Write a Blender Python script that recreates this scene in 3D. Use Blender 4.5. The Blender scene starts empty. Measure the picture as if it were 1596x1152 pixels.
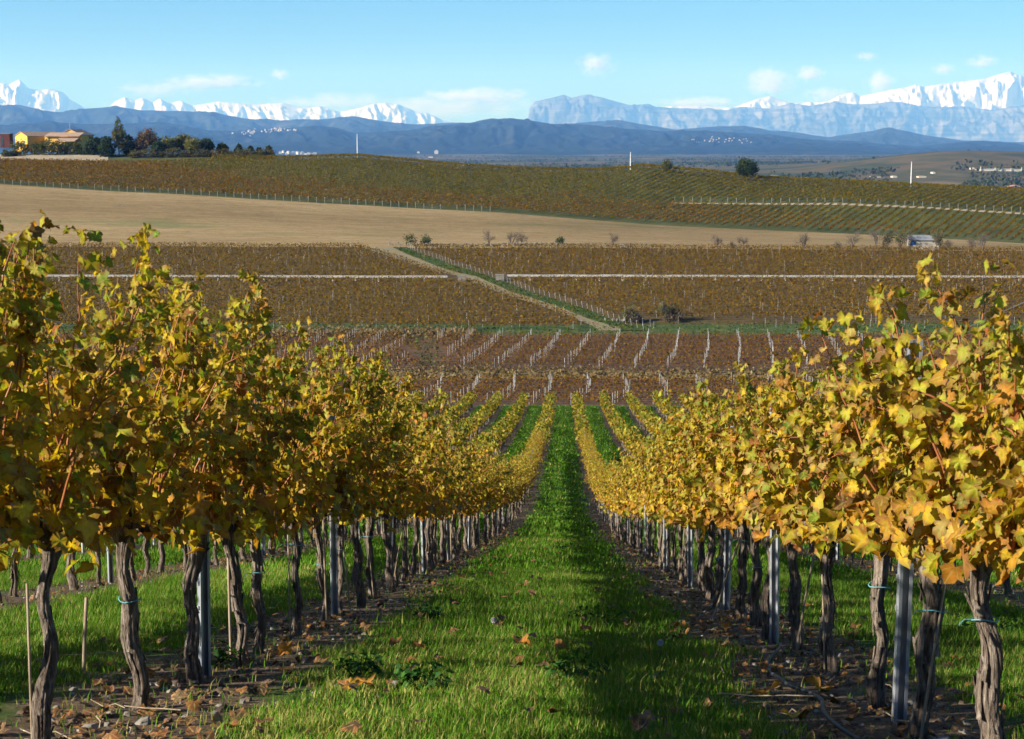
import bpy, math, random
import numpy as np
from mathutils import Vector, Matrix

random.seed(11)
rng = np.random.default_rng(11)
sc = bpy.context.scene
COL = sc.collection

# ------------------------------------------------------------------ camera
FPX, IW, IH = 2600.0, 1596.0, 1152.0
PITCH = math.atan(348.0 / FPX)
YAW = math.atan(85.0 / FPX)
cam_d = bpy.data.cameras.new('camera')
cam_d.sensor_width = 36.0
cam_d.lens = FPX / IW * 36.0
cam_d.clip_start = 0.05
cam_d.clip_end = 200000.0
cam = bpy.data.objects.new('camera', cam_d)
COL.objects.link(cam)
cam.location = (0, 0, 0)
cam.rotation_euler = (math.pi / 2 - PITCH, 0, YAW)
sc.camera = cam
cam_d.dof.use_dof = True
cam_d.dof.focus_distance = 14.0
cam_d.dof.aperture_fstop = 16.0

# ------------------------------------------------------------------ world and sun
SUN_EL = math.radians(23.5)
sx, sy = -0.90, -0.436
TO_SUN = Vector((sx * math.cos(SUN_EL), sy * math.cos(SUN_EL), math.sin(SUN_EL)))
world = bpy.data.worlds.new('World')
sc.world = world
world.use_nodes = True
wn, wl = world.node_tree.nodes, world.node_tree.links
bg = wn['Background']
sky = wn.new('ShaderNodeTexSky')
sky.sky_type = 'NISHITA'
sky.sun_disc = False
sky.sun_elevation = SUN_EL
sky.sun_rotation = math.atan2(sx, sy)
sky.altitude = 400
sky.air_density = 0.85
sky.dust_density = 0.0
sky.ozone_density = 8.0
tint = wn.new('ShaderNodeMix')          # white balance of the photograph, the same over the whole sky
tint.data_type = 'RGBA'
tint.blend_type = 'MULTIPLY'
tint.inputs[0].default_value = 1.0
tint.inputs[7].default_value = (0.78, 1.03, 1.06, 1)
wl.new(sky.outputs['Color'], tint.inputs[6])
wl.new(tint.outputs[2], bg.inputs['Color'])
bg.inputs['Strength'].default_value = 0.055
sun_d = bpy.data.lights.new('sun', 'SUN')
sun_d.energy = 5.0
sun_d.angle = math.radians(0.55)
sun_d.color = (1.0, 0.95, 0.87)
sun = bpy.data.objects.new('sun', sun_d)
COL.objects.link(sun)
sun.rotation_euler = TO_SUN.to_track_quat('Z', 'Y').to_euler()
vs = sc.view_settings
vs.view_transform = 'Standard'
vs.look = 'None'
vs.gamma = 1.0
vs.exposure = 1.15
vs.use_curve_mapping = False
sc.cycles.max_bounces = 6
sc.cycles.diffuse_bounces = 2
sc.cycles.transmission_bounces = 4
sc.cycles.volume_bounces = 2
sc.cycles.use_denoising = True
sc.cycles.use_adaptive_sampling = True
sc.cycles.adaptive_threshold = 0.02

# ------------------------------------------------------------------ image <-> world
_Rc = np.array((Matrix.Rotation(YAW, 3, 'Z') @ Matrix.Rotation(math.pi / 2 - PITCH, 3, 'X')))

def pix(px, py, D):
    """world point seen at photo pixel (px, py) at forward distance D (world Y)."""
    px, py, D = np.broadcast_arrays(np.asarray(px, float), np.asarray(py, float), np.asarray(D, float))
    d = np.stack([(px - IW / 2) / FPX, -(py - IH / 2) / FPX, -np.ones_like(px)], -1)
    w = d @ _Rc.T
    return w * (D / w[..., 1])[..., None]

# ------------------------------------------------------------------ noise
def _hash(ix, iy, seed):
    h = (ix.astype(np.int64) * 374761393 + iy.astype(np.int64) * 668265263 + seed * 974634777) & 0xffffffff
    h = ((h ^ (h >> 13)) * 1274126177) & 0xffffffff
    return ((h ^ (h >> 16)) & 0xffffff) / float(0xffffff)

def vnoise(x, y, seed=0):
    x, y = np.asarray(x, float), np.asarray(y, float)
    ix, iy = np.floor(x), np.floor(y)
    fx, fy = x - ix, y - iy
    fx, fy = fx * fx * (3 - 2 * fx), fy * fy * (3 - 2 * fy)
    a, b = _hash(ix, iy, seed), _hash(ix + 1, iy, seed)
    c, d = _hash(ix, iy + 1, seed), _hash(ix + 1, iy + 1, seed)
    return (a + (b - a) * fx) * (1 - fy) + (c + (d - c) * fx) * fy

def fbm(x, y, octv=4, seed=0, ridged=False, gain=0.5):
    s, a, t = 0.0, 1.0, 0.0
    for o in range(octv):
        n = vnoise(x * 2 ** o + 17.3 * o, y * 2 ** o - 9.1 * o, seed + o)
        if ridged:
            n = 1 - np.abs(2 * n - 1)
        s = s + a * n
        t += a
        a *= gain
    return s / t

def sstep(a, b, x):
    t = np.clip((x - a) / (b - a), 0, 1)
    return t * t * (3 - 2 * t)

# ------------------------------------------------------------------ mesh building
class MB:
    def __init__(self):
        self.V, self.F, self.C, self.U, self.n = [], [], [], [], 0
    def add(self, V, F, col=None, uv=None):
        V = np.asarray(V, float).reshape(-1, 3)
        F = np.asarray(F, np.int64)
        self.V.append(V)
        self.F.append(F + self.n)
        if col is not None:
            c = np.asarray(col, float)
            if c.ndim == 1:
                c = np.tile(c[:3], (len(V), 1))
            self.C.append(c[:, :3])
        if uv is not None:
            self.U.append(np.asarray(uv, float))
        self.n += len(V)
        return self
    def mesh(self, name, mat=None, smooth=True):
        V = np.concatenate(self.V)
        me = bpy.data.meshes.new(name)
        me.vertices.add(len(V))
        me.vertices.foreach_set('co', V.ravel())
        loops = np.concatenate([f.ravel() for f in self.F])
        tot = np.concatenate([np.full(len(f), f.shape[1]) for f in self.F])
        start = np.concatenate([[0], np.cumsum(tot)[:-1]])
        me.loops.add(len(loops))
        me.loops.foreach_set('vertex_index', loops)
        me.polygons.add(len(tot))
        me.polygons.foreach_set('loop_start', start)
        me.polygons.foreach_set('use_smooth', np.full(len(tot), smooth))
        if self.C:
            c = np.concatenate(self.C)
            a = me.color_attributes.new('Col', 'FLOAT_COLOR', 'POINT')
            a.data.foreach_set('color', np.concatenate([c, np.ones((len(c), 1))], 1).ravel())
        if self.U:
            u = np.concatenate(self.U)
            l = me.uv_layers.new(name='UVMap')
            l.data.foreach_set('uv', u[loops].ravel())
        me.update(calc_edges=True)
        if mat:
            for m in (mat if isinstance(mat, (list, tuple)) else [mat]):
                me.materials.append(m)
        return me
    def build(self, name, mat, parent=None, smooth=True):
        return link(name, self.mesh(name, mat, smooth), parent)

def link(name, me, parent=None):
    o = bpy.data.objects.new(name, me)
    COL.objects.link(o)
    if parent is not None:
        o.parent = parent
    return o

def empty(name, loc):
    o = bpy.data.objects.new(name, None)
    COL.objects.link(o)
    o.location = loc
    o.empty_display_size = 0.1
    return o

def tag(o, label=None, cat=None, group=None, kind=None):
    if label: o['label'] = label
    if cat: o['category'] = cat
    if group: o['group'] = group
    if kind: o['kind'] = kind
    return o

BOXF = np.array([[0, 1, 3, 2], [4, 6, 7, 5], [0, 4, 5, 1], [2, 3, 7, 6], [0, 2, 6, 4], [1, 5, 7, 3]])
def boxv(c, s):
    c, s = np.asarray(c, float), np.asarray(s, float) / 2
    return np.array([[c[0] + a * s[0], c[1] + b * s[1], c[2] + d * s[2]] for a in (-1, 1) for b in (-1, 1) for d in (-1, 1)])

def rotz(V, a):
    c, s = math.cos(a), math.sin(a)
    V = np.asarray(V, float)
    return np.stack([V[:, 0] * c - V[:, 1] * s, V[:, 0] * s + V[:, 1] * c, V[:, 2]], 1)

def tube(path, rad, sides=8, ridge=None, cap=True):
    """tube along path; ridge(theta, ring index) multiplies the radius"""
    P = np.asarray(path, float)
    n = len(P)
    rad = np.broadcast_to(np.asarray(rad, float), (n,))
    T = np.gradient(P, axis=0)
    T /= np.linalg.norm(T, axis=1)[:, None] + 1e-12
    ref = np.array([0, 1.0, 0]) if abs(T[:, 2]).mean() > 0.6 else np.array([0, 0, 1.0])
    A = np.cross(T, ref)
    A /= np.linalg.norm(A, axis=1)[:, None] + 1e-12
    B = np.cross(T, A)
    th = np.arange(sides) * 2 * math.pi / sides
    r = rad[:, None] * np.ones((1, sides))
    if ridge is not None:
        r = r * ridge(th[None, :], np.arange(n)[:, None])
    V = P[:, None, :] + r[..., None] * (A[:, None, :] * np.cos(th)[None, :, None] + B[:, None, :] * np.sin(th)[None, :, None])
    V = V.reshape(-1, 3)
    i, j = np.meshgrid(np.arange(n - 1), np.arange(sides), indexing='ij')
    j2 = (j + 1) % sides
    F = np.stack([i * sides + j, i * sides + j2, (i + 1) * sides + j2, (i + 1) * sides + j], -1).reshape(-1, 4)
    return V, F

def grid_faces(nr, nc):
    i, j = np.meshgrid(np.arange(nr - 1), np.arange(nc - 1), indexing='ij')
    return np.stack([i * nc + j, i * nc + j + 1, (i + 1) * nc + j + 1, (i + 1) * nc + j], -1).reshape(-1, 4)

# ------------------------------------------------------------------ materials
def new_mat(name):
    m = bpy.data.materials.new(name)
    m.use_nodes = True
    nt = m.node_tree
    for n in list(nt.nodes):
        nt.nodes.remove(n)
    out = nt.nodes.new('ShaderNodeOutputMaterial')
    return m, nt, nt.nodes, nt.links, out

def ramp(nt, fac, stops, interp='LINEAR'):
    r = nt.nodes.new('ShaderNodeValToRGB')
    r.color_ramp.interpolation = interp
    e = r.color_ramp.elements
    e[0].position, e[0].color = stops[0][0], (*stops[0][1], 1)
    e[1].position, e[1].color = stops[-1][0], (*stops[-1][1], 1)
    for p, c in stops[1:-1]:
        k = e.new(p)
        k.color = (*c, 1)
    nt.links.new(fac, r.inputs['Fac'])
    return r.outputs['Color']

def noise_node(nt, vec, scale, detail=5, rough=0.6, dist=0.0):
    n = nt.nodes.new('ShaderNodeTexNoise')
    n.inputs['Scale'].default_value = scale
    n.inputs['Detail'].default_value = detail
    n.inputs['Roughness'].default_value = rough
    n.inputs['Distortion'].default_value = dist
    nt.links.new(vec, n.inputs['Vector'])
    return n.outputs['Fac']

def mapping(nt, vec, scale=(1, 1, 1), loc=(0, 0, 0), rot=(0, 0, 0)):
    m = nt.nodes.new('ShaderNodeMapping')
    m.inputs['Scale'].default_value = scale
    m.inputs['Location'].default_value = loc
    m.inputs['Rotation'].default_value = rot
    nt.links.new(vec, m.inputs['Vector'])
    return m.outputs['Vector']

def mth(nt, op, a, b=None, c=None, clamp=False):
    n = nt.nodes.new('ShaderNodeMath')
    n.operation = op
    n.use_clamp = clamp
    for k, v in enumerate((a, b, c)):
        if v is None:
            continue
        if isinstance(v, (int, float)):
            n.inputs[k].default_value = v
        else:
            nt.links.new(v, n.inputs[k])
    return n.outputs[0]

def mixc(nt, fac, a, b, mode='MIX'):
    n = nt.nodes.new('ShaderNodeMix')
    n.data_type = 'RGBA'
    n.blend_type = mode
    for idx, v in ((0, fac), (6, a), (7, b)):
        if isinstance(v, (int, float)):
            n.inputs[idx].default_value = v
        elif isinstance(v, tuple):
            n.inputs[idx].default_value = (*v, 1)
        else:
            nt.links.new(v, n.inputs[idx])
    return n.outputs[2]

def bsdf(nt, out, color, rough=0.9, metal=0.0, spec=0.2, normal=None):
    b = nt.nodes.new('ShaderNodeBsdfPrincipled')
    if isinstance(color, tuple):
        b.inputs['Base Color'].default_value = (*color, 1)
    else:
        nt.links.new(color, b.inputs['Base Color'])
    b.inputs['Roughness'].default_value = rough
    b.inputs['Metallic'].default_value = metal
    b.inputs['Specular IOR Level'].default_value = spec
    if normal is not None:
        nt.links.new(normal, b.inputs['Normal'])
    if out is not None:
        nt.links.new(b.outputs[0], out.inputs['Surface'])
    return b

def bump(nt, h, strength=0.5, dist=0.02):
    n = nt.nodes.new('ShaderNodeBump')
    n.inputs['Strength'].default_value = strength
    n.inputs['Distance'].default_value = dist
    nt.links.new(h, n.inputs['Height'])
    return n.outputs['Normal']

def objco(nt):
    return nt.nodes.new('ShaderNodeTexCoord').outputs['Object']

def mat_noise(name, stops, scale=1.0, stretch=(1, 1, 1), rough=0.9, detail=6, nrough=0.65, bmp=0.0, bdist=0.02, spec=0.15, scale2=None, dark2=0.6, metal=0.0):
    m, nt, N, L, out = new_mat(name)
    v = mapping(nt, objco(nt), stretch)
    f = noise_node(nt, v, scale, detail, nrough)
    c = ramp(nt, f, stops)
    if scale2:
        f2 = noise_node(nt, v, scale2, 3, 0.5)
        g = ramp(nt, f2, [(0.35, (dark2, dark2, dark2)), (0.65, (1, 1, 1))])
        c = mixc(nt, 1.0, c, g, 'MULTIPLY')
    nrm = bump(nt, f, bmp, bdist) if bmp else None
    bsdf(nt, out, c, rough, metal, spec, nrm)
    return m

def mat_leaf(name, use_object_color=False, detail=True, trans=0.48, spec=0.2):
    m, nt, N, L, out = new_mat(name)
    if use_object_color:
        base = N.new('ShaderNodeObjectInfo').outputs['Color']
    else:
        a = N.new('ShaderNodeAttribute')
        a.attribute_name = 'Col'
        base = a.outputs['Color']
    c = base
    nrm = None
    if detail:
        uv = N.new('ShaderNodeTexCoord').outputs['UV']
        sep = N.new('ShaderNodeSeparateXYZ')
        L.new(uv, sep.inputs[0])
        off = N.new('ShaderNodeVectorMath')
        off.operation = 'MULTIPLY_ADD'
        L.new(base, off.inputs[0])
        off.inputs[1].default_value = (53, 71, 37)
        L.new(uv, off.inputs[2])
        nz = noise_node(nt, off.outputs[0], 3.2, 4, 0.65)
        # brown, dried margins
        dx = mth(nt, 'MULTIPLY', sep.outputs[0], 1.0)
        dy = mth(nt, 'SUBTRACT', sep.outputs[1], 0.28)
        r = mth(nt, 'SQRT', mth(nt, 'ADD', mth(nt, 'MULTIPLY', dx, dx), mth(nt, 'MULTIPLY', dy, dy)))
        e = mth(nt, 'ADD', mth(nt, 'MULTIPLY', r, 1.6), mth(nt, 'MULTIPLY', nz, 1.5))
        edge = ramp(nt, e, [(0.0, (0, 0, 0)), (1.28 / 2, (0, 0, 0)), (1.0, (1, 1, 1))])
        e2 = mth(nt, 'MULTIPLY', e, 0.62)
        edge = ramp(nt, e2, [(0.0, (0, 0, 0)), (0.74, (0, 0, 0)), (0.95, (1, 1, 1)), (1.0, (1, 1, 1))])
        c = mixc(nt, mth(nt, 'MULTIPLY', edge, 0.8), base, (0.26, 0.115, 0.035))
        # greener or paler blotches
        blot = ramp(nt, nz, [(0.35, (0.72, 0.86, 0.8)), (0.6, (1.12, 1.06, 1.0))])
        c = mixc(nt, 1.0, c, blot, 'MULTIPLY')
        # veins
        ang = mth(nt, 'ARCTAN2', sep.outputs[0], mth(nt, 'ADD', sep.outputs[1], 0.02))
        v = mth(nt, 'MULTIPLY', mth(nt, 'PINGPONG', ang, 0.37), r)
        vein = ramp(nt, v, [(0.0, (1, 1, 1)), (0.018, (0, 0, 0))])
        c = mixc(nt, mth(nt, 'MULTIPLY', vein, 0.35), c, (0.55, 0.47, 0.16))
        nrm = bump(nt, nz, 0.35, 0.01)
    b = bsdf(nt, None, c, 0.55, 0, spec, nrm)
    t = N.new('ShaderNodeBsdfTranslucent')
    sat = mixc(nt, 1.0, c, (1.12, 1.12, 0.40), 'MULTIPLY')
    L.new(sat, t.inputs['Color'])
    mx = N.new('ShaderNodeMixShader')
    mx.inputs[0].default_value = trans
    L.new(b.outputs[0], mx.inputs[1])
    L.new(t.outputs[0], mx.inputs[2])
    L.new(mx.outputs[0], out.inputs['Surface'])
    return m

M = {}
M['leaf_obj'] = mat_leaf('grape_leaf_single', True, True)
M['leaf'] = mat_leaf('grape_leaf', False, True)
M['leaf_far'] = mat_leaf('foliage', False, False, 0.3, 0.05)
M['grass'] = mat_leaf('grass_blade', False, False, 0.4, 0.06)
M['litter'] = mat_leaf('dry_leaf', False, True, 0.12)

def mat_bark(name, stops, sc_=1.0, bmp=0.9):
    m, nt, N, L, out = new_mat(name)
    v = objco(nt)
    v1 = mapping(nt, v, (85 * sc_, 85 * sc_, 7 * sc_))
    f = noise_node(nt, v1, 1.0, 6, 0.7, 0.6)
    f2 = noise_node(nt, v, 9 * sc_, 4, 0.6)
    c = ramp(nt, f, stops)
    g = ramp(nt, f2, [(0.3, (0.55, 0.5, 0.46)), (0.7, (1.1, 1.08, 1.05))])
    c = mixc(nt, 1.0, c, g, 'MULTIPLY')
    bsdf(nt, out, c, 0.92, 0, 0.1, bump(nt, f, bmp, 0.02))
    return m
M['bark'] = mat_bark('vine_bark', [(0.33, (0.03, 0.022, 0.017)), (0.47, (0.17, 0.132, 0.10)), (0.68, (0.40, 0.345, 0.28))])
M['bark_tree'] = mat_bark('tree_bark', [(0.3, (0.06, 0.045, 0.035)), (0.7, (0.26, 0.22, 0.18))], 0.15)
M['cane'] = mat_noise('vine_cane', [(0.3, (0.22, 0.062, 0.022)), (0.7, (0.36, 0.14, 0.045))], 14, rough=0.5, spec=0.3)
M['cordon'] = mat_bark('cordon_bark', [(0.3, (0.03, 0.022, 0.018)), (0.7, (0.17, 0.12, 0.09))])
M['stake'] = mat_noise('stake_wood', [(0.3, (0.20, 0.145, 0.085)), (0.7, (0.38, 0.30, 0.20))], 6, (6, 6, 1), bmp=0.2)
M['galv'] = mat_noise('galvanised_steel', [(0.3, (0.30, 0.31, 0.32)), (0.7, (0.52, 0.53, 0.54))], 14, (1, 1, 0.25), rough=0.45, metal=0.55, spec=0.5)
M['wire'] = mat_noise('trellis_wire_steel', [(0.3, (0.2, 0.2, 0.2)), (0.7, (0.4, 0.4, 0.4))], 4, rough=0.4, metal=0.8)
M['tie'] = mat_noise('blue_twine', [(0.3, (0.08, 0.27, 0.29)), (0.7, (0.18, 0.42, 0.43))], 20, rough=0.6)
M['hose'] = mat_noise('black_hose', [(0.3, (0.012, 0.012, 0.013)), (0.7, (0.04, 0.04, 0.04))], 5, rough=0.6, spec=0.3)
M['stone'] = mat_noise('limestone', [(0.3, (0.13, 0.112, 0.085)), (0.7, (0.30, 0.27, 0.22))], 9, bmp=0.5)
M['concrete'] = mat_noise('weathered_concrete', [(0.3, (0.22, 0.20, 0.17)), (0.7, (0.48, 0.45, 0.39))], 1.3, bmp=0.2)
M['white_post'] = mat_noise('pale_steel_post', [(0.3, (0.30, 0.30, 0.28)), (0.7, (0.46, 0.46, 0.44))], 2, rough=0.5)
M['grey_post'] = mat_noise('weathered_wood_post', [(0.3, (0.18, 0.17, 0.14)), (0.7, (0.32, 0.30, 0.25))], 2, rough=0.8)
M['mast'] = mat_noise('white_mast_paint', [(0.3, (0.62, 0.62, 0.60)), (0.7, (0.78, 0.78, 0.76))], 0.5, rough=0.5)
M['ochre'] = mat_noise('ochre_render', [(0.3, (0.60, 0.335, 0.055)), (0.7, (0.76, 0.45, 0.09))], 0.35)
M['rooftile'] = mat_noise('clay_tile', [(0.3, (0.28, 0.18, 0.12)), (0.7, (0.46, 0.33, 0.24))], 1.2)
M['redroof'] = mat_noise('red_clay_tile', [(0.3, (0.36, 0.13, 0.08)), (0.7, (0.52, 0.24, 0.16))], 1.2)
M['whitewall'] = mat_noise('whitewash', [(0.3, (0.40, 0.38, 0.34)), (0.7, (0.54, 0.52, 0.47))], 0.5)
M['palewall'] = mat_noise('pale_stone_wall', [(0.3, (0.26, 0.23, 0.18)), (0.7, (0.40, 0.36, 0.30))], 0.3)
M['brickred'] = mat_noise('dark_red_brick', [(0.3, (0.07, 0.025, 0.02)), (0.7, (0.12, 0.045, 0.035))], 0.6)
M['glass'] = mat_noise('window_glass', [(0.3, (0.02, 0.025, 0.03)), (0.7, (0.05, 0.06, 0.07))], 0.5, rough=0.15, spec=0.6)
M['greyroof'] = mat_noise('fibre_cement_roof', [(0.3, (0.16, 0.17, 0.17)), (0.7, (0.28, 0.29, 0.29))], 0.8)
M['bluesign'] = mat_noise('blue_sign_paint', [(0.3, (0.03, 0.09, 0.24)), (0.7, (0.05, 0.14, 0.32))], 1.0)
M['seedhead'] = mat_noise('dandelion_down', [(0.3, (0.55, 0.55, 0.52)), (0.7, (0.75, 0.75, 0.72))], 30)

# ------------------------------------------------------------------ terrain definition
ROW_L, ROW_R, PITCH_ROW = -1.714, 1.286, 3.0
_py = np.array([-25, -8, -3, 0, 20, 40, 55, 68, 100, 130, 160, 178, 192, 215])
_pz = -np.array([0.1, 0.25, 0.45, .857, 5.2, 9.5, 12.45, 14.7, 19.2, 23.3, 26.9, 28.7, 29.9, 32.5])
_yy = np.linspace(-25, 215, 961)
_zz = np.interp(_yy, _py, _pz)
_k = np.exp(-np.linspace(-2, 2, 25) ** 2); _k /= _k.sum()
_zs = np.convolve(np.pad(_zz, 12, 'edge'), _k, 'valid')
_w = sstep(2.0, 12.0, _yy)
_zz = _zz * (1 - _w) + _zs * _w
def near_z(Y):
    return np.interp(Y, _yy, _zz)
def near_slope(Y):
    return float((near_z(Y + 0.5) - near_z(Y - 0.5)))

PXG = np.arange(-700, 2300, 20.0)
def curve(pts):
    p = np.array(pts, float)
    return np.interp(PXG, p[:, 0], p[:, 1])
def key(D, y):
    D = np.full_like(PXG, D) if np.isscalar(D) else D
    y = np.full_like(PXG, y) if np.isscalar(y) else y
    return D, pix(np.clip(PXG, -400, 2000), y, D)[:, 2]
yB = curve([(-400, 262), (0, 287), (200, 299), (400, 311), (600, 322), (770, 331), (900, 342), (1000, 349), (1200, 360), (1400, 369), (1596, 380), (2000, 398)])
DB = curve([(-400, 625), (0, 615), (770, 605), (1200, 585), (1596, 565), (2000, 555)])
yT = curve([(-400, 254), (0, 268), (400, 287), (770, 303), (1050, 317), (1200, 318), (1300, 318), (1400, 323), (1596, 333), (2000, 355)])
DT = curve([(-400, 665), (770, 650), (1200, 635), (1596, 615), (2000, 605)])
yC = curve([(-400, 243), (0, 252), (200, 255), (330, 251), (430, 249), (560, 247), (700, 260), (800, 267), (900, 270), (960, 268), (1000, 263), (1080, 270), (1180, 281), (1300, 287), (1450, 295), (1596, 303), (2000, 325)])
DC = curve([(-400, 735), (430, 730), (800, 715), (1000, 705), (1596, 680), (2000, 670)])
KEYS = [key(190.0, 0.0), key(240.0, 633), key(283.0, 591), key(286.5, 577), key(345.0, 520), key(362.0, 504), key(440.0, 438), key(520.0, curve([(-400, 385), (600, 385), (1596, 392), (2000, 395)])), key(DB, yB), key(DT, yT), key(DC, yC)]
KEYS[0] = (KEYS[0][0], np.full_like(PXG, float(near_z(190.0))))
dc, zc = KEYS[-1]
lf = 1 - sstep(330, 470, PXG)
zy = pix(np.clip(PXG, -400, 2000), 240.5, dc + 28)[:, 2]
KEYS.append((dc + 28, (zc + 0.1) * (1 - lf) + zy * lf))
KEYS.append((dc + 110, (zc - 16) * (1 - lf) + (zy - 1.5) * lf))
KEYS.append((np.full_like(PXG, 1250.0), np.full_like(PXG, -60.0)))
KEYS.append((np.full_like(PXG, 16000.0), np.full_like(PXG, -60.0)))
KEYS.append((np.full_like(PXG, 71000.0), np.full_like(PXG, -62.0)))
KD = np.array([k[0] for k in KEYS]); KZ = np.array([k[1] for k in KEYS])

def widen(Y):
    return 20.0 * (1 - sstep(40, 190, Y))
def far_bumps(px, X, Y):
    b = 46 * np.exp(-((px - 1500) / np.where(px < 1500, 210, 420)) ** 2) * sstep(2300, 3700, Y) * (1 - sstep(4200, 6000, Y))
    b = b + 10 * np.exp(-((px - 690) / 60) ** 2) * np.exp(-((Y - 5200) / 500) ** 2)
    b = b + (fbm(X / 700, Y / 900, 3, 5) - 0.5) * 14 * sstep(1100, 1800, Y)
    return b
def terrain(X, Y):
    X, Y = np.broadcast_arrays(np.asarray(X, float), np.asarray(Y, float))
    px = np.clip(883 + FPX * X / (np.maximum(Y + widen(Y), 3)), -700, 2280)
    z = near_z(Y)
    t = (px + 700) / 20.0
    i = np.floor(t).astype(int); f = t - i
    i2 = np.minimum(i + 1, len(PXG) - 1)
    d0 = KD[0][i] * (1 - f) + KD[0][i2] * f
    z0 = KZ[0][i] * (1 - f) + KZ[0][i2] * f
    for k in range(len(KEYS) - 1):
        d1 = KD[k + 1][i] * (1 - f) + KD[k + 1][i2] * f
        z1 = KZ[k + 1][i] * (1 - f) + KZ[k + 1][i2] * f
        s = np.clip((Y - d0) / (d1 - d0), 0, 1)
        z = np.where(Y > d0, z0 + (z1 - z0) * s, z)
        d0, z0 = d1, z1
    far = sstep(1100, 1400, Y)
    z = z + far_bumps(px, X, Y) * far
    w = sstep(235, 260, Y) * (1 - far)
    z = z + w * ((fbm(X / 45, Y / 45, 2, 3) - 0.5) * 0.7)
    return z
def key_at(k, px):
    return np.interp(px, PXG, KD[k])
def ground_hit(px, py, ymin=195.0, ymax=1200.0):
    Ys = np.linspace(ymin, ymax, 4000)
    p = pix(px, py, Ys)
    d = p[:, 2] - terrain(p[:, 0], p[:, 1])
    k = np.argmax(d < 0)
    return p[k]

# ------------------------------------------------------------------ ground sheet
def mat_slope():
    m, nt, N, L, out = new_mat('vineyard_slope_soil_and_grass')
    co = objco(nt)
    sep = N.new('ShaderNodeSeparateXYZ')
    L.new(co, sep.inputs[0])
    lat = mth(nt, 'PINGPONG', mth(nt, 'ADD', sep.outputs[0], 1.714 + 30.0), 1.5)
    nz = noise_node(nt, co, 2.2, 5, 0.65)
    k = mth(nt, 'ADD', lat, mth(nt, 'MULTIPLY', mth(nt, 'SUBTRACT', nz, 0.5), 0.9))
    fac = ramp(nt, k, [(0.36, (0, 0, 0)), (0.62, (1, 1, 1))])
    fine = noise_node(nt, co, 26, 6, 0.7)
    soil = ramp(nt, fine, [(0.28, (0.035, 0.022, 0.014)), (0.5, (0.12, 0.078, 0.048)), (0.72, (0.27, 0.20, 0.135))])
    g = ramp(nt, noise_node(nt, co, 7, 6, 0.7), [(0.3, (0.03, 0.062, 0.007)), (0.55, (0.06, 0.12, 0.013)), (0.75, (0.15, 0.14, 0.042))])
    c = mixc(nt, fac, soil, g)
    bsdf(nt, out, c, 0.95, 0, 0.08, bump(nt, fine, 0.8, 0.03))
    return m
GM = [mat_slope(),
      mat_noise('brown_terrace_soil', [(0.25, (0.05, 0.025, 0.011)), (0.5, (0.105, 0.055, 0.023)), (0.75, (0.18, 0.11, 0.055))], 0.35, (1, 2.5, 1), detail=9, nrough=0.75, scale2=0.04, dark2=0.7),
      mat_noise('dry_bank_grass', [(0.3, (0.085, 0.055, 0.022)), (0.7, (0.24, 0.17, 0.075))], 0.5, (1, 1, 1), detail=8),
      mat_noise('green_verge', [(0.3, (0.028, 0.05, 0.010)), (0.5, (0.052, 0.085, 0.018)), (0.72, (0.15, 0.125, 0.05))], 0.3, detail=9, nrough=0.7),
      mat_noise('valley_vineyard_soil', [(0.3, (0.05, 0.032, 0.010)), (0.7, (0.12, 0.082, 0.026))], 0.4, detail=8),
      None,
      mat_noise('hill_vineyard_soil', [(0.3, (0.03, 0.042, 0.010)), (0.7, (0.09, 0.092, 0.028))], 0.12, detail=8),
      None]
def mat_plough():
    m, nt, N, L, out = new_mat('ploughed_stubble_field')
    co = objco(nt)
    f = noise_node(nt, mapping(nt, co, (0.05, 0.45, 0.3)), 1.0, 9, 0.72)
    c = ramp(nt, f, [(0.3, (0.21, 0.145, 0.066)), (0.5, (0.285, 0.205, 0.10)), (0.72, (0.35, 0.265, 0.138))])
    ff = noise_node(nt, mapping(nt, co, (0.35, 0.9, 0.5)), 1.0, 6, 0.8)
    c = mixc(nt, 1.0, c, ramp(nt, ff, [(0.32, (0.58, 0.55, 0.52)), (0.46, (0.95, 0.94, 0.92)), (0.7, (1.14, 1.14, 1.14))]), 'MULTIPLY')
    wv = N.new('ShaderNodeTexWave')
    wv.bands_direction = 'Y'
    wv.inputs['Scale'].default_value = 0.16
    wv.inputs['Distortion'].default_value = 5.0
    wv.inputs['Detail'].default_value = 4
    wv.inputs['Detail Scale'].default_value = 0.6
    L.new(mapping(nt, co, (0.12, 1, 1), (0, 0, 0), (0, 0, 0.06)), wv.inputs['Vector'])
    c = mixc(nt, 1.0, c, ramp(nt, wv.outputs['Fac'], [(0.0, (0.80, 0.79, 0.77)), (0.5, (1.04, 1.04, 1.04)), (1.0, (1.0, 1.0, 1.0))]), 'MULTIPLY')
    f2 = noise_node(nt, mapping(nt, co, (0.012, 0.05, 0.05), (3.1, 1.7, 0)), 1.0, 6, 0.7)
    gmask = ramp(nt, f2, [(0.56, (0, 0, 0)), (0.68, (0.6, 0.6, 0.6))])
    c = mixc(nt, gmask, c, (0.10, 0.13, 0.045))
    f3 = noise_node(nt, mapping(nt, co, (0.006, 0.03, 0.05)), 1.0, 3, 0.5)
    c = mixc(nt, 1.0, c, ramp(nt, f3, [(0.35, (0.8, 0.78, 0.76)), (0.65, (1.05, 1.05, 1.05))]), 'MULTIPLY')
    bsdf(nt, out, c, 0.95, 0, 0.05, bump(nt, f, 0.6, 0.3))
    return m
GM[5] = mat_plough()
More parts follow.
